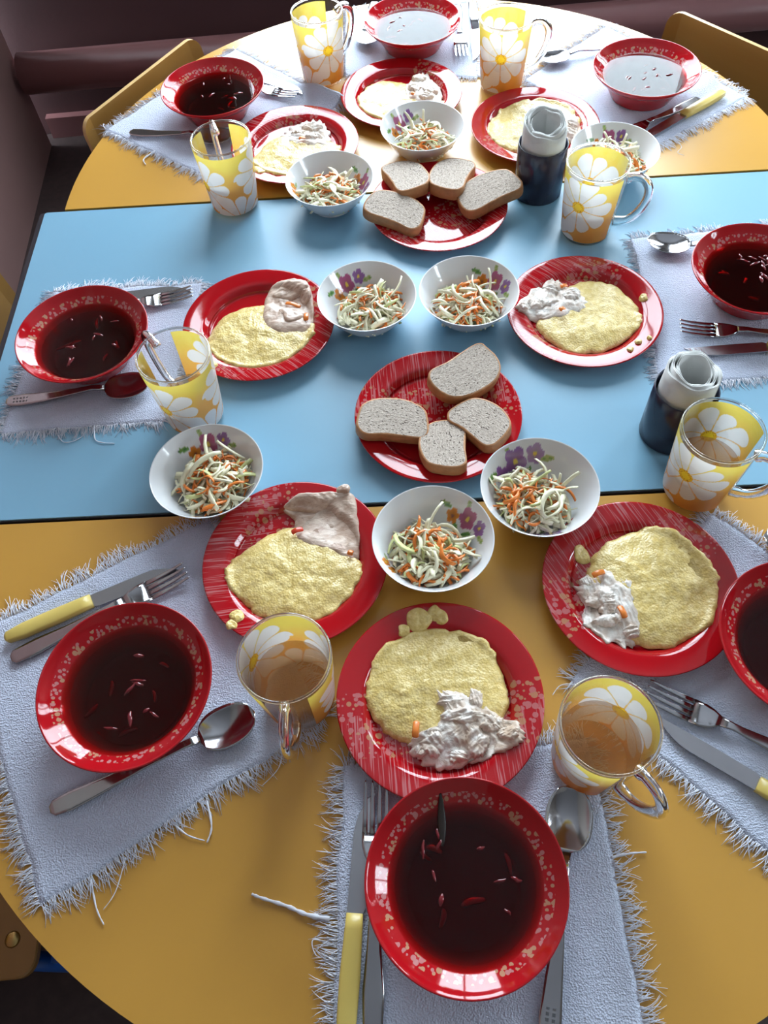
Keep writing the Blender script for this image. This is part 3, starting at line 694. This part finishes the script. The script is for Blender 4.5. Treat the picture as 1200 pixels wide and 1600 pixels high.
# ------------------------------------------------------------------ bread
def bread(label, x, y, z, w, d, rz, th=.016, tx=0, ty=0, seed=1):
    rnd = random.Random(seed)
    root = thing('bread_slice', label, 'bread', (x, y, z), 0, 'slices of grey bread'); root.rotation_euler = (tx, ty, math.radians(rz))
    base = [(-.495, -.26), (-.455, -.41), (-.35, -.485), (-.12, -.47), (.12, -.465), (.35, -.485), (.455, -.41), (.495, -.26), (.485, .02), (.42, .28), (.24, .45), (0, .50), (-.24, .45), (-.42, .28), (-.485, .02)]
    O = [(p.x * w, p.y * d) for p in catmull([(a + rnd.uniform(-.012, .012), b + rnd.uniform(-.012, .012), 0) for a, b in base], 6, True)]
    n = len(O); R = [(0, .0), (.0, .0012), (.0006, .5), (.0, .995), (.0016, 1.0)]
    V = []; F = []
    for ins, zf in [(.0012, 0), (0, .08), (-.0004, .5), (0, .93), (.0006, 1.0), (.0024, 1.01)]:
        for (a, b) in O:
            L = math.hypot(a, b); s = (L - ins) / L
            V.append((a * s, b * s, th * zf + .0004 * fr((a * 200, b * 200, zf), 2)))
    for i in range(5):
        for k in range(n): F.append((i * n + k, i * n + (k + 1) % n, (i + 1) * n + (k + 1) % n, (i + 1) * n + k))
    part('crust', V, F, MAT['crust'], root)
    V = []; F = []
    for zz, sg in ((th, 1), (0, -1)):
        k0 = len(V); V.append((0, 0, zz)); rings = 12
        for j in range(1, rings + 1):
            u = j / rings
            for (a, b) in O:
                L = math.hypot(a, b); s = (L - .0022) / L * u
                V.append((a * s, b * s, zz + sg * .0006 * fr((a * s * 320, b * s * 320, seed), 3) * (u < 1)))
        for k in range(n): F.append((k0, k0 + 1 + k, k0 + 1 + (k + 1) % n)[::sg])
        for j in range(rings - 1):
            for k in range(n):
                a, b = k0 + 1 + j * n + k, k0 + 1 + j * n + (k + 1) % n; F.append((a, a + n, b + n, b)[::sg])
    part('crumb', V, F, MAT['crumb'], root)
bx, by = .075, .594
bread('bread slice lying across the left of the near bread plate', bx - .056, by - .010, .0175, .086, .056, -6, .015, .05, .13, 1)
bread('largest bread slice at the top right of the near bread plate', bx + .040, by + .048, .0170, .094, .060, 214, .016, -.14, -.04, 2)
bread('bread slice at the right of the near bread plate, slanting', bx + .050, by - .024, .0150, .076, .056, -52, .015, .03, -.08, 3)
bread('bread slice closest to the camera on the near bread plate', bx + .000, by - .054, .0135, .076, .056, 83, .015, -.02, .12, 4)
bx, by = .118, .978
bread('bread slice at the left front of the far bread plate', bx - .064, by - .018, .0185, .090, .060, -28, .016, .04, .14, 5)
bread('bread slice at the back left of the far bread plate', bx - .040, by + .048, .0195, .088, .060, -74, .017, .0, -.14, 6)
bread('bread slice at the back middle of the far bread plate', bx + .022, by + .046, .0175, .092, .060, 66, .017, .0, .14, 7)
bread('bread slice on the right rim of the far bread plate', bx + .074, by + .006, .0190, .096, .062, 20, .016, .0, -.15, 8)

# ------------------------------------------------------------------ salad bowls
sal_prof_out = [(0, .003), (.026, .003), (.028, 0), (.031, 0), (.032, .003), (.0405, .010), (.0500, .022), (.0580, .0345), (.0636, .0440), (.0643, .0450)]
sal_prof_in = [(.0640, .0456), (.0630, .0452), (.0622, .0440), (.0560, .0345), (.0478, .0225), (.0385, .0125), (.029, .0065), (.015, .0048), (0, .0045)]
def flower(u, v, F):
    """colour of the printed flowers at unrolled position (u, v); white where there is none"""
    for kind, cu, cv, R, an, c1, c2 in F:
        dx, dy = u - cu, v - cv
        if kind == 'f':
            r = math.hypot(dx, dy)
            if r < R:
                ph = math.atan2(dy, dx) + an
                lim = R * (.70 + .30 * abs(math.cos(2.5 * ph)))
                if r < R * .20: return c2
                if r < lim:
                    k = r / lim; return tuple(a * (.55 + .45 * k) + .10 * (1 - k) * b for a, b in zip(c1, c2))
        else:
            a = dx * math.cos(an) + dy * math.sin(an); b = -dx * math.sin(an) + dy * math.cos(an)
            if (a / R) ** 2 + (b / (R * .36)) ** 2 < 1: return c1 if abs(b) > R * .05 else c2
    return (.80, .81, .83)
PK, PU, OR, YE, GR, DG = (.46, .10, .26), (.30, .13, .42), (.80, .26, .03), (.82, .60, .10), (.16, .34, .08), (.05, .18, .06)
def cluster(u0, v0, cols, s=1.0):
    A, B_, C_ = cols
    return [('f', u0, v0, .0120 * s, .3, A, YE), ('f', u0 + .019 * s, v0 - .005, .0090 * s, 1.0, B_, (.25, .08, .05)), ('f', u0 - .019 * s, v0 + .004, .0085 * s, .7, C_, YE),
            ('l', u0 + .011 * s, v0 - .014 * s, .008 * s, .6, GR, DG), ('l', u0 - .010 * s, v0 - .013 * s, .008 * s, 2.3, GR, DG), ('l', u0 + .030 * s, v0 + .004, .007 * s, .2, GR, DG), ('l', u0 - .030 * s, v0 + .001, .007 * s, 2.9, (.40, .48, .18), GR), ('l', u0 + .006, v0 + .013 * s, .006 * s, 1.4, (.42, .50, .20), GR)]
def salad_bowl_mesh(name, F_):
    seg = 400; pin = finer(sal_prof_in, 7); pout = finer(sal_prof_out, 3)
    prof = [(max(0, a), b) for a, b in pout + pin]
    V, F = lathe(prof, seg); me = mesh(name, V, F, MAT['china'])
    ca = me.color_attributes.new('print', 'FLOAT_COLOR', 'POINT'); data = []
    nout = sum(1 for a, b in pout for _ in range(1 if a < 1e-7 else seg))
    for i, v in enumerate(me.vertices):
        c = (.80, .81, .83)
        if i >= nout:
            r = math.hypot(v.co.x, v.co.y)
            if .024 < r < .0615: c = flower((math.atan2(v.co.y, v.co.x)) * .050, (r - .05) * 1.35, F_)
        data += [c[0], c[1], c[2], 1]
    ca.data.foreach_set('color', data); return me
SB = [salad_bowl_mesh('salad_bowl_mixed', cluster(0, 0, (PK, OR, PU), .95) + cluster(.155, .002, (OR, PK, OR), .62)),
      salad_bowl_mesh('salad_bowl_purple', cluster(0, 0, (PU, PU, (.38, .22, .50)), 1.2) + cluster(.145, .002, ((.38, .22, .50), PU, PU), .95))]
SAL = [('cen', (.049, .409), 0, 35, 'between the two front plates', 1, (-.004, -.012)), ('right', (.171, .461), 1, 110, 'with purple flowers, beside the front right plate', 2, (-.010, -.008)), ('left', (-.195, .521), 0, 95, 'by the left mug, blue table edge', 3, (.006, -.006)),
       ('mid_l', (.002, .775), 0, 120, 'left of the pair amid the blue table', 4, (.006, -.006)), ('mid_r', (.134, .768), 0, 38, 'right of the pair amid the blue table', 5, (-.002, -.010)),
       ('far_l', (-.037, 1.022), 0, 10, 'left of the far bread plate', 6, (0, -.010)), ('far_c', (.110, 1.130), 0, 130, 'behind the far bread plate', 7, (.002, -.012)), ('far_r', (.384, 1.033), 0, 85, 'behind the far right mug', 8, (.0, -.006))]
def strip(rnd, c, d, L, w, th, curl, lift):
    """a curved shred: flat strip with thickness"""
    side = Vector((0, 0, 1)).cross(d)
    if side.length < .05: side = Vector((1, 0, 0)).cross(d)
    side.normalize(); up = d.cross(side); roll = rnd.uniform(-.9, .9)
    s2 = side * math.cos(roll) + up * math.sin(roll); u2 = up * math.cos(roll) - side * math.sin(roll)
    N = 6; V = []; F = []
    for i in range(N + 1):
        t_ = i / N - .5
        p = c + d * (t_ * L) + side * (curl * L * (t_ * t_ * 4 - .5) * .5) + Vector((0, 0, lift * (.25 - t_ * t_) * L))
        ww = w * (1 - 1.5 * abs(t_) ** 3) * .5
        for (sa, sb) in ((-1, -1), (1, -1), (1, 1), (-1, 1)): V.append(p + s2 * (sa * ww) + u2 * (sb * th / 2))
    for i in range(N):
        for k in range(4): F.append((i * 4 + k, i * 4 + (k + 1) % 4, (i + 1) * 4 + (k + 1) % 4, (i + 1) * 4 + k))
    F += [(3, 2, 1, 0), tuple(N * 4 + k for k in range(4))]
    return V, F
def inner_r(z):
    P = [(.0045, .012), (.0065, .029), (.0125, .0385), (.0225, .0478), (.0345, .0560), (.0440, .0622), (.06, .07)]
    for (a, ra), (b, rb) in zip(P[:-1], P[1:]):
        if z <= b: return ra + (rb - ra) * max(0, z - a) / (b - a)
    return .07
for key, (x, y), var, rot, where, seed, off in SAL:
    z0 = .0008 if key in ('mid_l', 'mid_r', 'far_l') else .0005
    o = link('salad_bowl', SB[var], None, (x, y, ZT + z0), (0, 0, math.radians(rot)))
    tag(o, 'small white china bowl ' + where, 'bowl', 'white flowered salad bowls')
    rnd = random.Random(seed * 17)
    root = thing('cabbage_salad', 'cabbage and carrot salad in the bowl ' + where.replace('with purple flowers, ', ''), 'salad', (x, y, z0), 0, 'servings of cabbage salad')
    ox, oy = off; R = .049
    hz = lambda px, py: .0095 + .0240 * max(0, 1 - (math.hypot(px - ox, py - oy) / (R * 1.05)) ** 2)
    # soft heart of the heap
    out = [(ox + .031 * math.cos(2 * PI * k / 10) * rnd.uniform(.9, 1.1), oy + .031 * math.sin(2 * PI * k / 10) * rnd.uniform(.9, 1.1)) for k in range(10)]
    V, F = blob(out, .0130, seed, .0030, 110, rings=12, per=5, base=lambda p: .0105, edge=2.2); part('salad_heap', V, F, MAT['cabbage'], root)
    gc, gg, go = G(), G(), G()
    def rand_strip(L, w, th, top):
        a = rnd.uniform(0, 2 * PI); r = R * math.sqrt(rnd.random()) * .86
        px, py = ox + r * math.cos(a), oy + r * math.sin(a)
        z = hz(px, py) + rnd.uniform(-.002, .0045) + top
        rr = math.hypot(px, py); lim = inner_r(z) - L * .36
        if rr > lim > .004: px, py = px * lim / rr, py * lim / rr
        d = Vector((rnd.uniform(-1, 1), rnd.uniform(-1, 1), rnd.uniform(-.35, .35))).normalized()
        return strip(rnd, Vector((px, py, z)), d, L, w, th, rnd.uniform(-.8, .8), rnd.uniform(-.2, .7))
    for k in range(120):
        V, F = rand_strip(rnd.uniform(.016, .034), rnd.uniform(.0022, .0062), rnd.uniform(.0006, .0014), 0); (gg if k % 7 == 0 else gc).add(V, F)
    for k in range(60):
        V, F = rand_strip(rnd.uniform(.010, .024), rnd.uniform(.0018, .0042), rnd.uniform(.001, .0018), .001); go.add(V, F)
    part('cabbage_shreds', gc.V, gc.F, MAT['cabbage'], root, stuff=True); part('green_cabbage_shreds', gg.V, gg.F, MAT['cabbageg'], root, stuff=True); part('carrot_shreds', go.V, go.F, MAT['carrot'], root, stuff=True)
    for k in range(14):
        V, F = rand_strip(rnd.uniform(.028, .046), rnd.uniform(.0030, .0075), .0012, .005); part('cabbage_strip', V, F, MAT['cabbageg' if k % 6 == 5 else 'cabbage'], root)
    for k in range(7):
        V, F = rand_strip(rnd.uniform(.016, .032), rnd.uniform(.0028, .0056), .0018, .0055); part('carrot_strip', V, F, MAT['carrot'], root)
    # shreds that stick out over the rim
    LONG = {'far_c': [(-.022, .024, 1.9, .9, .042), (.004, .020, 1.5, 1.2, .046)], 'far_r': [(-.030, .005, 1.2, 1.0, .046), (-.012, .022, 1.35, .9, .045), (.018, .020, .9, .8, .04)], 'left': [(.008, .028, 2.1, .30, .062), (.030, .040, 2.5, .2, .04)],
            'mid_l': [(.040, .016, .55, .45, .050)], 'mid_r': [(.036, .020, 1.4, .8, .045), (-.046, -.010, 2.9, .3, .026)], 'cen': [(.002, .026, 1.1, .45, .055)], 'right': [(.010, .028, 1.7, .5, .036), (.042, .010, .5, .5, .034)], 'far_l': [(.030, .012, .6, .7, .036)]}
    for (a, b, an, el, L) in LONG.get(key, ()):
        d = Vector((math.cos(an) * math.cos(el), math.sin(an) * math.cos(el), math.sin(el)))
        V, F = strip(rnd, Vector((a * .8, b * .8, .034)), d, L, rnd.uniform(.003, .005), .0012, rnd.uniform(-.5, .5), .2); part('cabbage_strip', V, F, MAT['cabbage'], root)

# ------------------------------------------------------------------ daisy mugs
R0, R1, HM = .0337, .0423, .1097
def mr(z): return R0 + (R1 - R0) * (z / HM) ** .9
out = [(0, .0025), (R0 - .010, .0025), (R0 - .006, .0), (R0 - .002, .0), (R0, .003)] + [(mr(z), z) for z in (.010, .02, .035, .05, .065, .08, .095, .104)] + [(R1, HM - .0016), (R1 - .0006, HM), (R1 - .0018, HM)]
inn = [(mr(z) - .0026, z) for z in (.107, .095, .08, .065, .05, .035, .022)] + [(mr(.015) - .0038, .0125), (mr(.01) - .009, .0098), (0, .0095)]
V, F = lathe(out + inn, 96); me_mug = mesh('mug_body', V, F, MAT['glass'])
def path(zc): return zc
hp = [(R0 + (mr(.092) - R0) - .0012, 0, .092), (R1 + .006, 0, .0965), (R1 + .019, 0, .095), (R1 + .0285, 0, .083), (R1 + .0295, 0, .066), (R1 + .023, 0, .046), (R1 + .011, 0, .030), (mr(.024) - .0012, 0, .0235)]
C = catmull(hp, 6); V, F = tube(C, [.0062 if 3 < i < len(C) - 4 else .0075 for i in range(len(C))], 14, .72, up=Vector((0, 1, 0)))
V2, F2 = lathe([(R1 - .0011 + .0014 * math.cos(2 * PI * k / 10), HM + .0014 * math.sin(2 * PI * k / 10)) for k in range(10)], 96, True); me_rim = mesh('mug_rim', V2, F2, MAT['hglass'])
me_han = mesh('mug_handle', V, F, MAT['hglass'])
def daisy_print():
    nu, nv = 300, 104; z0, z1 = .0065, .1035; a0, a1 = math.radians(30), math.radians(332)
    D = [(math.radians(250), .064, .3), (math.radians(106), .050, .9), (math.radians(182), -.004, .1)]
    V = []; F = []; colr = []
    for j in range(nv + 1):
        z = z0 + (z1 - z0) * j / nv; r = mr(z) + .00035
        for i in range(nu + 1):
            a = a0 + (a1 - a0) * i / nu; V.append((r * math.cos(a), r * math.sin(a), z))
            k = j / nv
            k2 = k + .12 * fr((math.cos(a) * 2, math.sin(a) * 2, z * 30), 2)
            if k2 < .5: q = max(0, k2 / .5); c = [p * (1 - q) + s_ * q for p, s_ in zip((.80, .33, .06), (.82, .45, .10))]
            else: q = min(1, (k2 - .5) / .4); c = [p * (1 - q) + s_ * q for p, s_ in zip((.82, .45, .10), (.80, .64, .12))]
            for (da, dz, ph) in D:
                dx = (a - da) * .0385; dy = z - dz; rr = math.hypot(dx, dy); th = math.atan2(dy, dx) + ph
                if rr < .0088:
                    e = rr / .0088; sp = noise.noise(Vector((dx * 1800, dy * 1800, 1)))
                    c = [.86, .60 - .22 * max(0, e - .5), .03]
                    if e > .55 and sp > .15: c = [.50, .20, .02]
                    break
                N = 10; seg_ = th / (2 * PI) * N; ki = math.floor(seg_); fcn = seg_ - ki - .5
                Lp = .0440 + .004 * math.sin(ki * 2.4 + ph * 9)
                t_ = rr / Lp
                if t_ < 1:
                    wid = min(.485, .30 + .45 * t_) * (1 if t_ < .74 else max(0, 1 - ((t_ - .74) / .26) ** 2.2) ** .5)
                    if abs(fcn) < wid * .96:
                        sh = .80 - .08 * (abs(fcn) > .43) - .06 * (t_ < .45)
                        c = [sh, sh, sh * 1.0]; break
            colr += [c[0], c[1], c[2], 1]
    for j in range(nv):
        for i in range(nu):
            a = j * (nu + 1) + i; F.append((a, a + 1, a + nu + 2, a + nu + 1))
    me = mesh('daisy_print', V, F, MAT['print'])
    me.color_attributes.new('print', 'FLOAT_COLOR', 'POINT').data.foreach_set('color', colr); return me
me_print = daisy_print()
def tea_mesh(h):
    zs = [.0098, .0126] + [.0126 + (h - .0126) * k / 5 for k in range(1, 6)]
    pr = [(0, .0097), (mr(.01) - .0092, .0099), (mr(.015) - .0040, .0127)] + [(mr(z) - .00275, z) for z in zs[2:]] + [(0, h)]
    V, F = lathe(pr, 72); return mesh('tea', V, F, MAT['tea'], smooth=False)
MUGS = [('fl', (-.183, 1.042), 106, 'at the far left corner of the blue table', .052, 0), ('fcr', (.259, 1.293), 4, 'on the far table, handle to the right', .060, .0004), ('fr', (.322, .914), -22, 'on the blue table beside the far napkin holder', .050, .0008),
        ('ml', (-.222, .636), 128, 'by the left end mat on the blue table', .038, MATZ), ('mr', (.352, .467), -36, 'in front of the near napkin holder', .052, .0008), ('nl', (-.099, .263), -93, 'left of the front centre plate', .060, MATZ),
        ('nr', (.171, .179), -62, 'at the front right, beside the spoon', .062, MATZ), ('fcl', (-.038, 1.362), 40, 'at the far left behind the raised mat corner', .060, .0003)]
tea_cache = {}
for key, (x, y), an, where, th, z in MUGS:
    root = thing('daisy_mug', 'yellow glass mug with white daisies, ' + where, 'mug', (x, y, z), math.radians(an), 'daisy mugs')
    link('body', me_mug, root); link('rim', me_rim, root); link('handle', me_han, root)['label'] = 'clear glass handle'; link('daisy_print', me_print, root)['label'] = 'white daisies on a yellow to orange ground'
    if th not in tea_cache: tea_cache[th] = tea_mesh(th)
    o = link('tea', tea_cache[th], None, (x, y, ZT + z)); tag(o, 'amber tea in the daisy mug ' + where, 'tea', 'mugs of tea')

# ------------------------------------------------------------------ napkin holders
def holder(x, y, where, seed, lean):
    V, F = lathe([(0, .003), (.030, .003), (.0335, 0), (.0350, .0022), (.0352, .04), (.0354, .0795), (.0346, .0806), (.0336, .0795), (.0332, .04), (.0330, .005), (0, .0048)], 72)
    o = link('napkin_holder', mesh('napkin_holder', V, F, MAT['dark']), None, (x, y, ZT + .0008)); tag(o, 'dark blue-black cylinder napkin holder ' + where, 'napkin holder', 'napkin holders')
    rnd = random.Random(seed)
    root = thing('paper_napkins', 'rolled white paper napkins in the holder ' + where, 'napkins', (x, y, .0008), lean, 'rolled paper napkins')
    for k in range(3):                                     # three wads rolled one inside the other
        ra, rb = [(.0316, .0288), (.0282, .0248), (.0242, .0205)][k]
        top = [.108, .112, .110][k]; turns = 2.2 - .2 * k; N = 150; ph = rnd.uniform(0, 6)
        V = []; F = []; nz = 8
        for s_ in (0, 1):
            for i in range(N + 1):
                u = i / N; a = ph + u * turns * 2 * PI; r = ra + (rb - ra) * u - s_ * .0007
                for j in range(nz + 1):
                    zz = j / nz; flare = (1 + .05 * max(0, zz - .72) * math.sin(a * 1 + k))
                    ov = 1 - (.30 if True else 0) * (.5 + .5 * math.sin(a * 2 + 1.0)) * (k + 1) / 3 * max(0, zz - .45)
                    T = top + .006 * math.sin(a + k * .6) + .0015 * math.sin(a * 5 + k)
                    rr = r * flare * ov
                    V.append((rr * math.cos(a), rr * math.sin(a), .0055 + (T - .0055) * zz))
        m = (N + 1) * (nz + 1)
        for s_ in (0, 1):
            for i in range(N):
                for j in range(nz):
                    a = s_ * m + i * (nz + 1) + j; q = (a, a + nz + 1, a + nz + 2, a + 1); F.append(q if s_ == 0 else q[::-1])
        for i in range(N):
            a = i * (nz + 1) + nz; F.append((a, a + nz + 1, a + m + nz + 1, a + m)); b = i * (nz + 1); F.append((b, b + m, b + m + nz + 1, b + nz + 1))
        for b in (0, N * (nz + 1)):
            for j in range(nz): F.append((b + j, b + j + 1, b + m + j + 1, b + m + j))
        part('napkin_roll', V, F, MAT['paper'], root)
holder(.270, 1.010, 'beside the far bread plate', 3, .4)
holder(.346, .5485, 'at the right, behind a mug', 5, 2.2)

# ------------------------------------------------------------------ cutlery (each built along +x, butt at 0, tip at L)
def along(tip, butt):
    d = Vector(tip) - Vector(butt); return d.length, math.atan2(d.y, d.x)
def ribbon(S, nw=6):
    """S: stations (x, half width, z, thickness, dish)"""
    V = []; F = []; m = nw + 1
    for (x, w, z, th, dish) in S:
        for i in range(m):
            u = 2 * i / nw - 1; V.append((x, u * w, z - dish * (1 - u * u) + th / 2))
        for i in range(m):
            u = 1 - 2 * i / nw; V.append((x, u * w, z - dish * (1 - u * u) - th / 2))
    k = 2 * m
    for s in range(len(S) - 1):
        for i in range(k): F.append((s * k + i, s * k + (i + 1) % k, (s + 1) * k + (i + 1) % k, (s + 1) * k + i))
    F.append(tuple(range(k))[::-1]); F.append(tuple((len(S) - 1) * k + i for i in range(k)))
    return V, F
def spoon(label, tip, butt, z=MATZ, deco=True, flip=False):
    L, a = along(tip, butt); root = thing('table_spoon', label, 'spoon', (butt[0], butt[1], z + .0014), a, 'steel table spoons')
    hb = L - .058
    if not flip:
        S = [(0, .003, .0026, .0016, 0), (.004, .0075, .0026, .002, 0), (.02, .0092, .0024, .002, 0), (.05, .0072, .0034, .002, 0), (.09, .0042, .0075, .0022, 0), (hb - .015, .0033, .0105, .0026, 0), (hb, .0042, .0082, .0026, .0002)]
        V, F = ribbon(S); h = part('handle', V, F, MAT['steel'], root)
        S = []
        for k in range(15):
            u = k / 14; w = max(.0042 if u < .5 else .0015, .0212 * max(0, 1 - abs(2 * u ** .92 - 1) ** 2.3) ** .5)
            S.append((hb + .058 * u, w, .0082 - .0012 * math.sin(PI * u) + .0018 * u, .0011, .0078 * math.sin(PI * min(1, u * .96 + .02))))
        V, F = ribbon(S, 12); part('bowl', V, F, MAT['steel'], root)
    if deco:
        g = G()
        for k in range(13):
            for s in (-1, 1): g.box((.009 + k * .0042, s * .0026 - .0013, .0030), (.0115 + k * .0042, s * .0026 + .0013, .00365))
        part('engraving', g.V, g.F, MAT['groove'], h, smooth=False)
def fork(label, tip, butt, z=MATZ):
    L, a = along(tip, butt); root = thing('table_fork', label, 'fork', (butt[0], butt[1], z + .0012), a, 'steel table forks')
    ht = L - .046; hb = L - .072
    S = [(0, .003, .0020, .0016, 0), (.004, .0080, .0020, .002, 0), (.03, .0092, .0018, .002, 0), (.06, .0064, .0026, .002, 0), (.095, .0038, .0058, .0022, 0), (hb - .012, .0034, .0075, .0026, 0), (hb, .0048, .0068, .0024, 0)]
    V, F = ribbon(S); part('handle', V, F, MAT['steel'], root)
    S = [(hb, .0048, .0068, .0024, 0), (hb + .008, .0098, .0046, .0016, .0006), (hb + .016, .0122, .0034, .0015, .0008), (ht + .001, .0124, .0030, .0015, .0006)]
    V, F = ribbon(S, 8); part('head', V, F, MAT['steel'], root)
    for k in range(4):
        yy = (k - 1.5) * .0066
        S = [(0, .00235, .0028, .0015, 0), (.014, .0021, .0030, .0015, 0), (.030, .0017, .0046, .0014, 0), (.043, .0011, .0072, .0012, 0), (.046, .0003, .0080, .0008, 0)]
        V, F = ribbon(S, 4); part('tine', V, F, MAT['steel'], root, loc=(ht, yy, 0))
def knife(label, tip, butt, z=MATZ, yellow=True):
    L, a = along(tip, butt); root = thing('table_knife', label, 'knife', (butt[0], butt[1], z + .0006), a, 'table knives')
    hl = L * .49
    if yellow:
        S = [(.0, .0025, .0055, .004, 0), (.003, .0055, .0055, .0075, 0), (.02, .0080, .0055, .0098, 0), (.05, .0086, .0055, .0102, 0), (hl - .012, .0075, .0055, .0095, 0), (hl, .0070, .0055, .0088, 0)]
        V, F = ribbon(S, 8); V = [(x, y, .0055 + (zz - .0055) * math.sqrt(max(.12, 1 - (y / .0105) ** 2))) for x, y, zz in V]
        part('handle', V, F, MAT['yplastic'], root, label='yellow plastic handle')
    else:
        S = [(.0, .0035, .003, .003, 0), (.004, .0078, .003, .0044, 0), (.04, .0082, .003, .0046, 0), (hl, .0062, .003, .004, 0)]
        V, F = ribbon(S, 8); part('handle', V, F, MAT['steel'], root)
    V = []; F = []; zt = .0058 if yellow else .0036; N = 16
    for i in range(N + 1):
        u = i / N; x = hl - .002 + (L - hl + .002) * u
        lo = -.0090 - .0008 * math.sin(PI * u) if u > .05 else -.0060
        hi = .0068 if u < .62 else .0068 - .0150 * ((u - .62) / .38) ** 2.0
        if u > .985: lo = hi - .002
        drop = .0040 * u if yellow else .0018 * u
        V += [(x, hi, zt - drop + .0008), (x, lo, zt - drop), (x, lo, zt - drop - .0004), (x, hi, zt - drop - .0008)]
    for i in range(N):
        for k in range(4): F.append((i * 4 + k, i * 4 + (k + 1) % 4, i * 4 + 4 + (k + 1) % 4, i * 4 + 4 + k))
    F += [(3, 2, 1, 0), tuple(N * 4 + k for k in range(4))]
    part('blade', V, F, MAT['blade'], root, smooth=False)
knife('yellow-handled knife above the front left soup bowl', (-.230, .425), (-.409, .352))
fork('steel fork partly under the front left soup bowl', (-.220, .414), (-.400, .330))
spoon('steel spoon below the front left soup bowl', (-.143, .248), (-.336, .174), deco=False)
knife('yellow-handled knife left of the bowl nearest the camera', (-.041, .166), (-.069, -.032))
fork('steel fork left of the bowl nearest the camera', (-.029, .174), (-.046, -.024))
spoon('steel spoon with engraved handle right of the bowl nearest the camera', (.150, .154), (.092, -.042))
fork('steel fork beside the front right mug', (.240, .238), (.400, .140))
knife('yellow-handled knife at the front right below a fork', (.240, .206), (.393, .080))
spoon('steel spoon tip at the right edge above the cut off bowl', (.404, .392), (.575, .330), deco=False)
spoon('steel spoon above the soup bowl at the right end of the blue table', (.398, .869), (.585, .822), deco=False)
fork('steel fork between the right end soup bowl and the napkins', (.399, .707), (.588, .668))
knife('yellow-handled knife behind the near napkin holder', (.397, .664), (.596, .655))
knife('steel-handled knife above the left end soup bowl', (-.242, .864), (-.428, .850), yellow=False)
fork('steel fork above the left end soup bowl', (-.236, .850), (-.415, .822), z=MATZ)
spoon('engraved steel spoon below the left end soup bowl', (-.282, .688), (-.467, .682))
knife('steel knife right of the far left soup bowl', (-.070, 1.318), (-.214, 1.412), yellow=False)
fork('steel fork right of the far left soup bowl', (-.082, 1.302), (-.245, 1.382))
spoon('dark steel spoon between the far left soup bowl and a mug', (-.190, 1.196), (-.362, 1.242), deco=False)
spoon('steel spoon left of the far right soup bowl', (.328, 1.342), (.515, 1.372), deco=False)
knife('yellow-handled knife beside the far right soup bowl', (.443, 1.101), (.608, 1.206))
fork('steel fork under the far right soup bowl edge', (.404, 1.105), (.566, 1.199))
spoon('steel spoon left of the top centre soup bowl', (.040, 1.432), (.066, 1.590), deco=False)
fork('steel fork right of the top centre soup bowl', (.203, 1.370), (.216, 1.556))
knife('steel knife beside the fork by the top centre soup bowl', (.231, 1.366), (.246, 1.558), yellow=False)
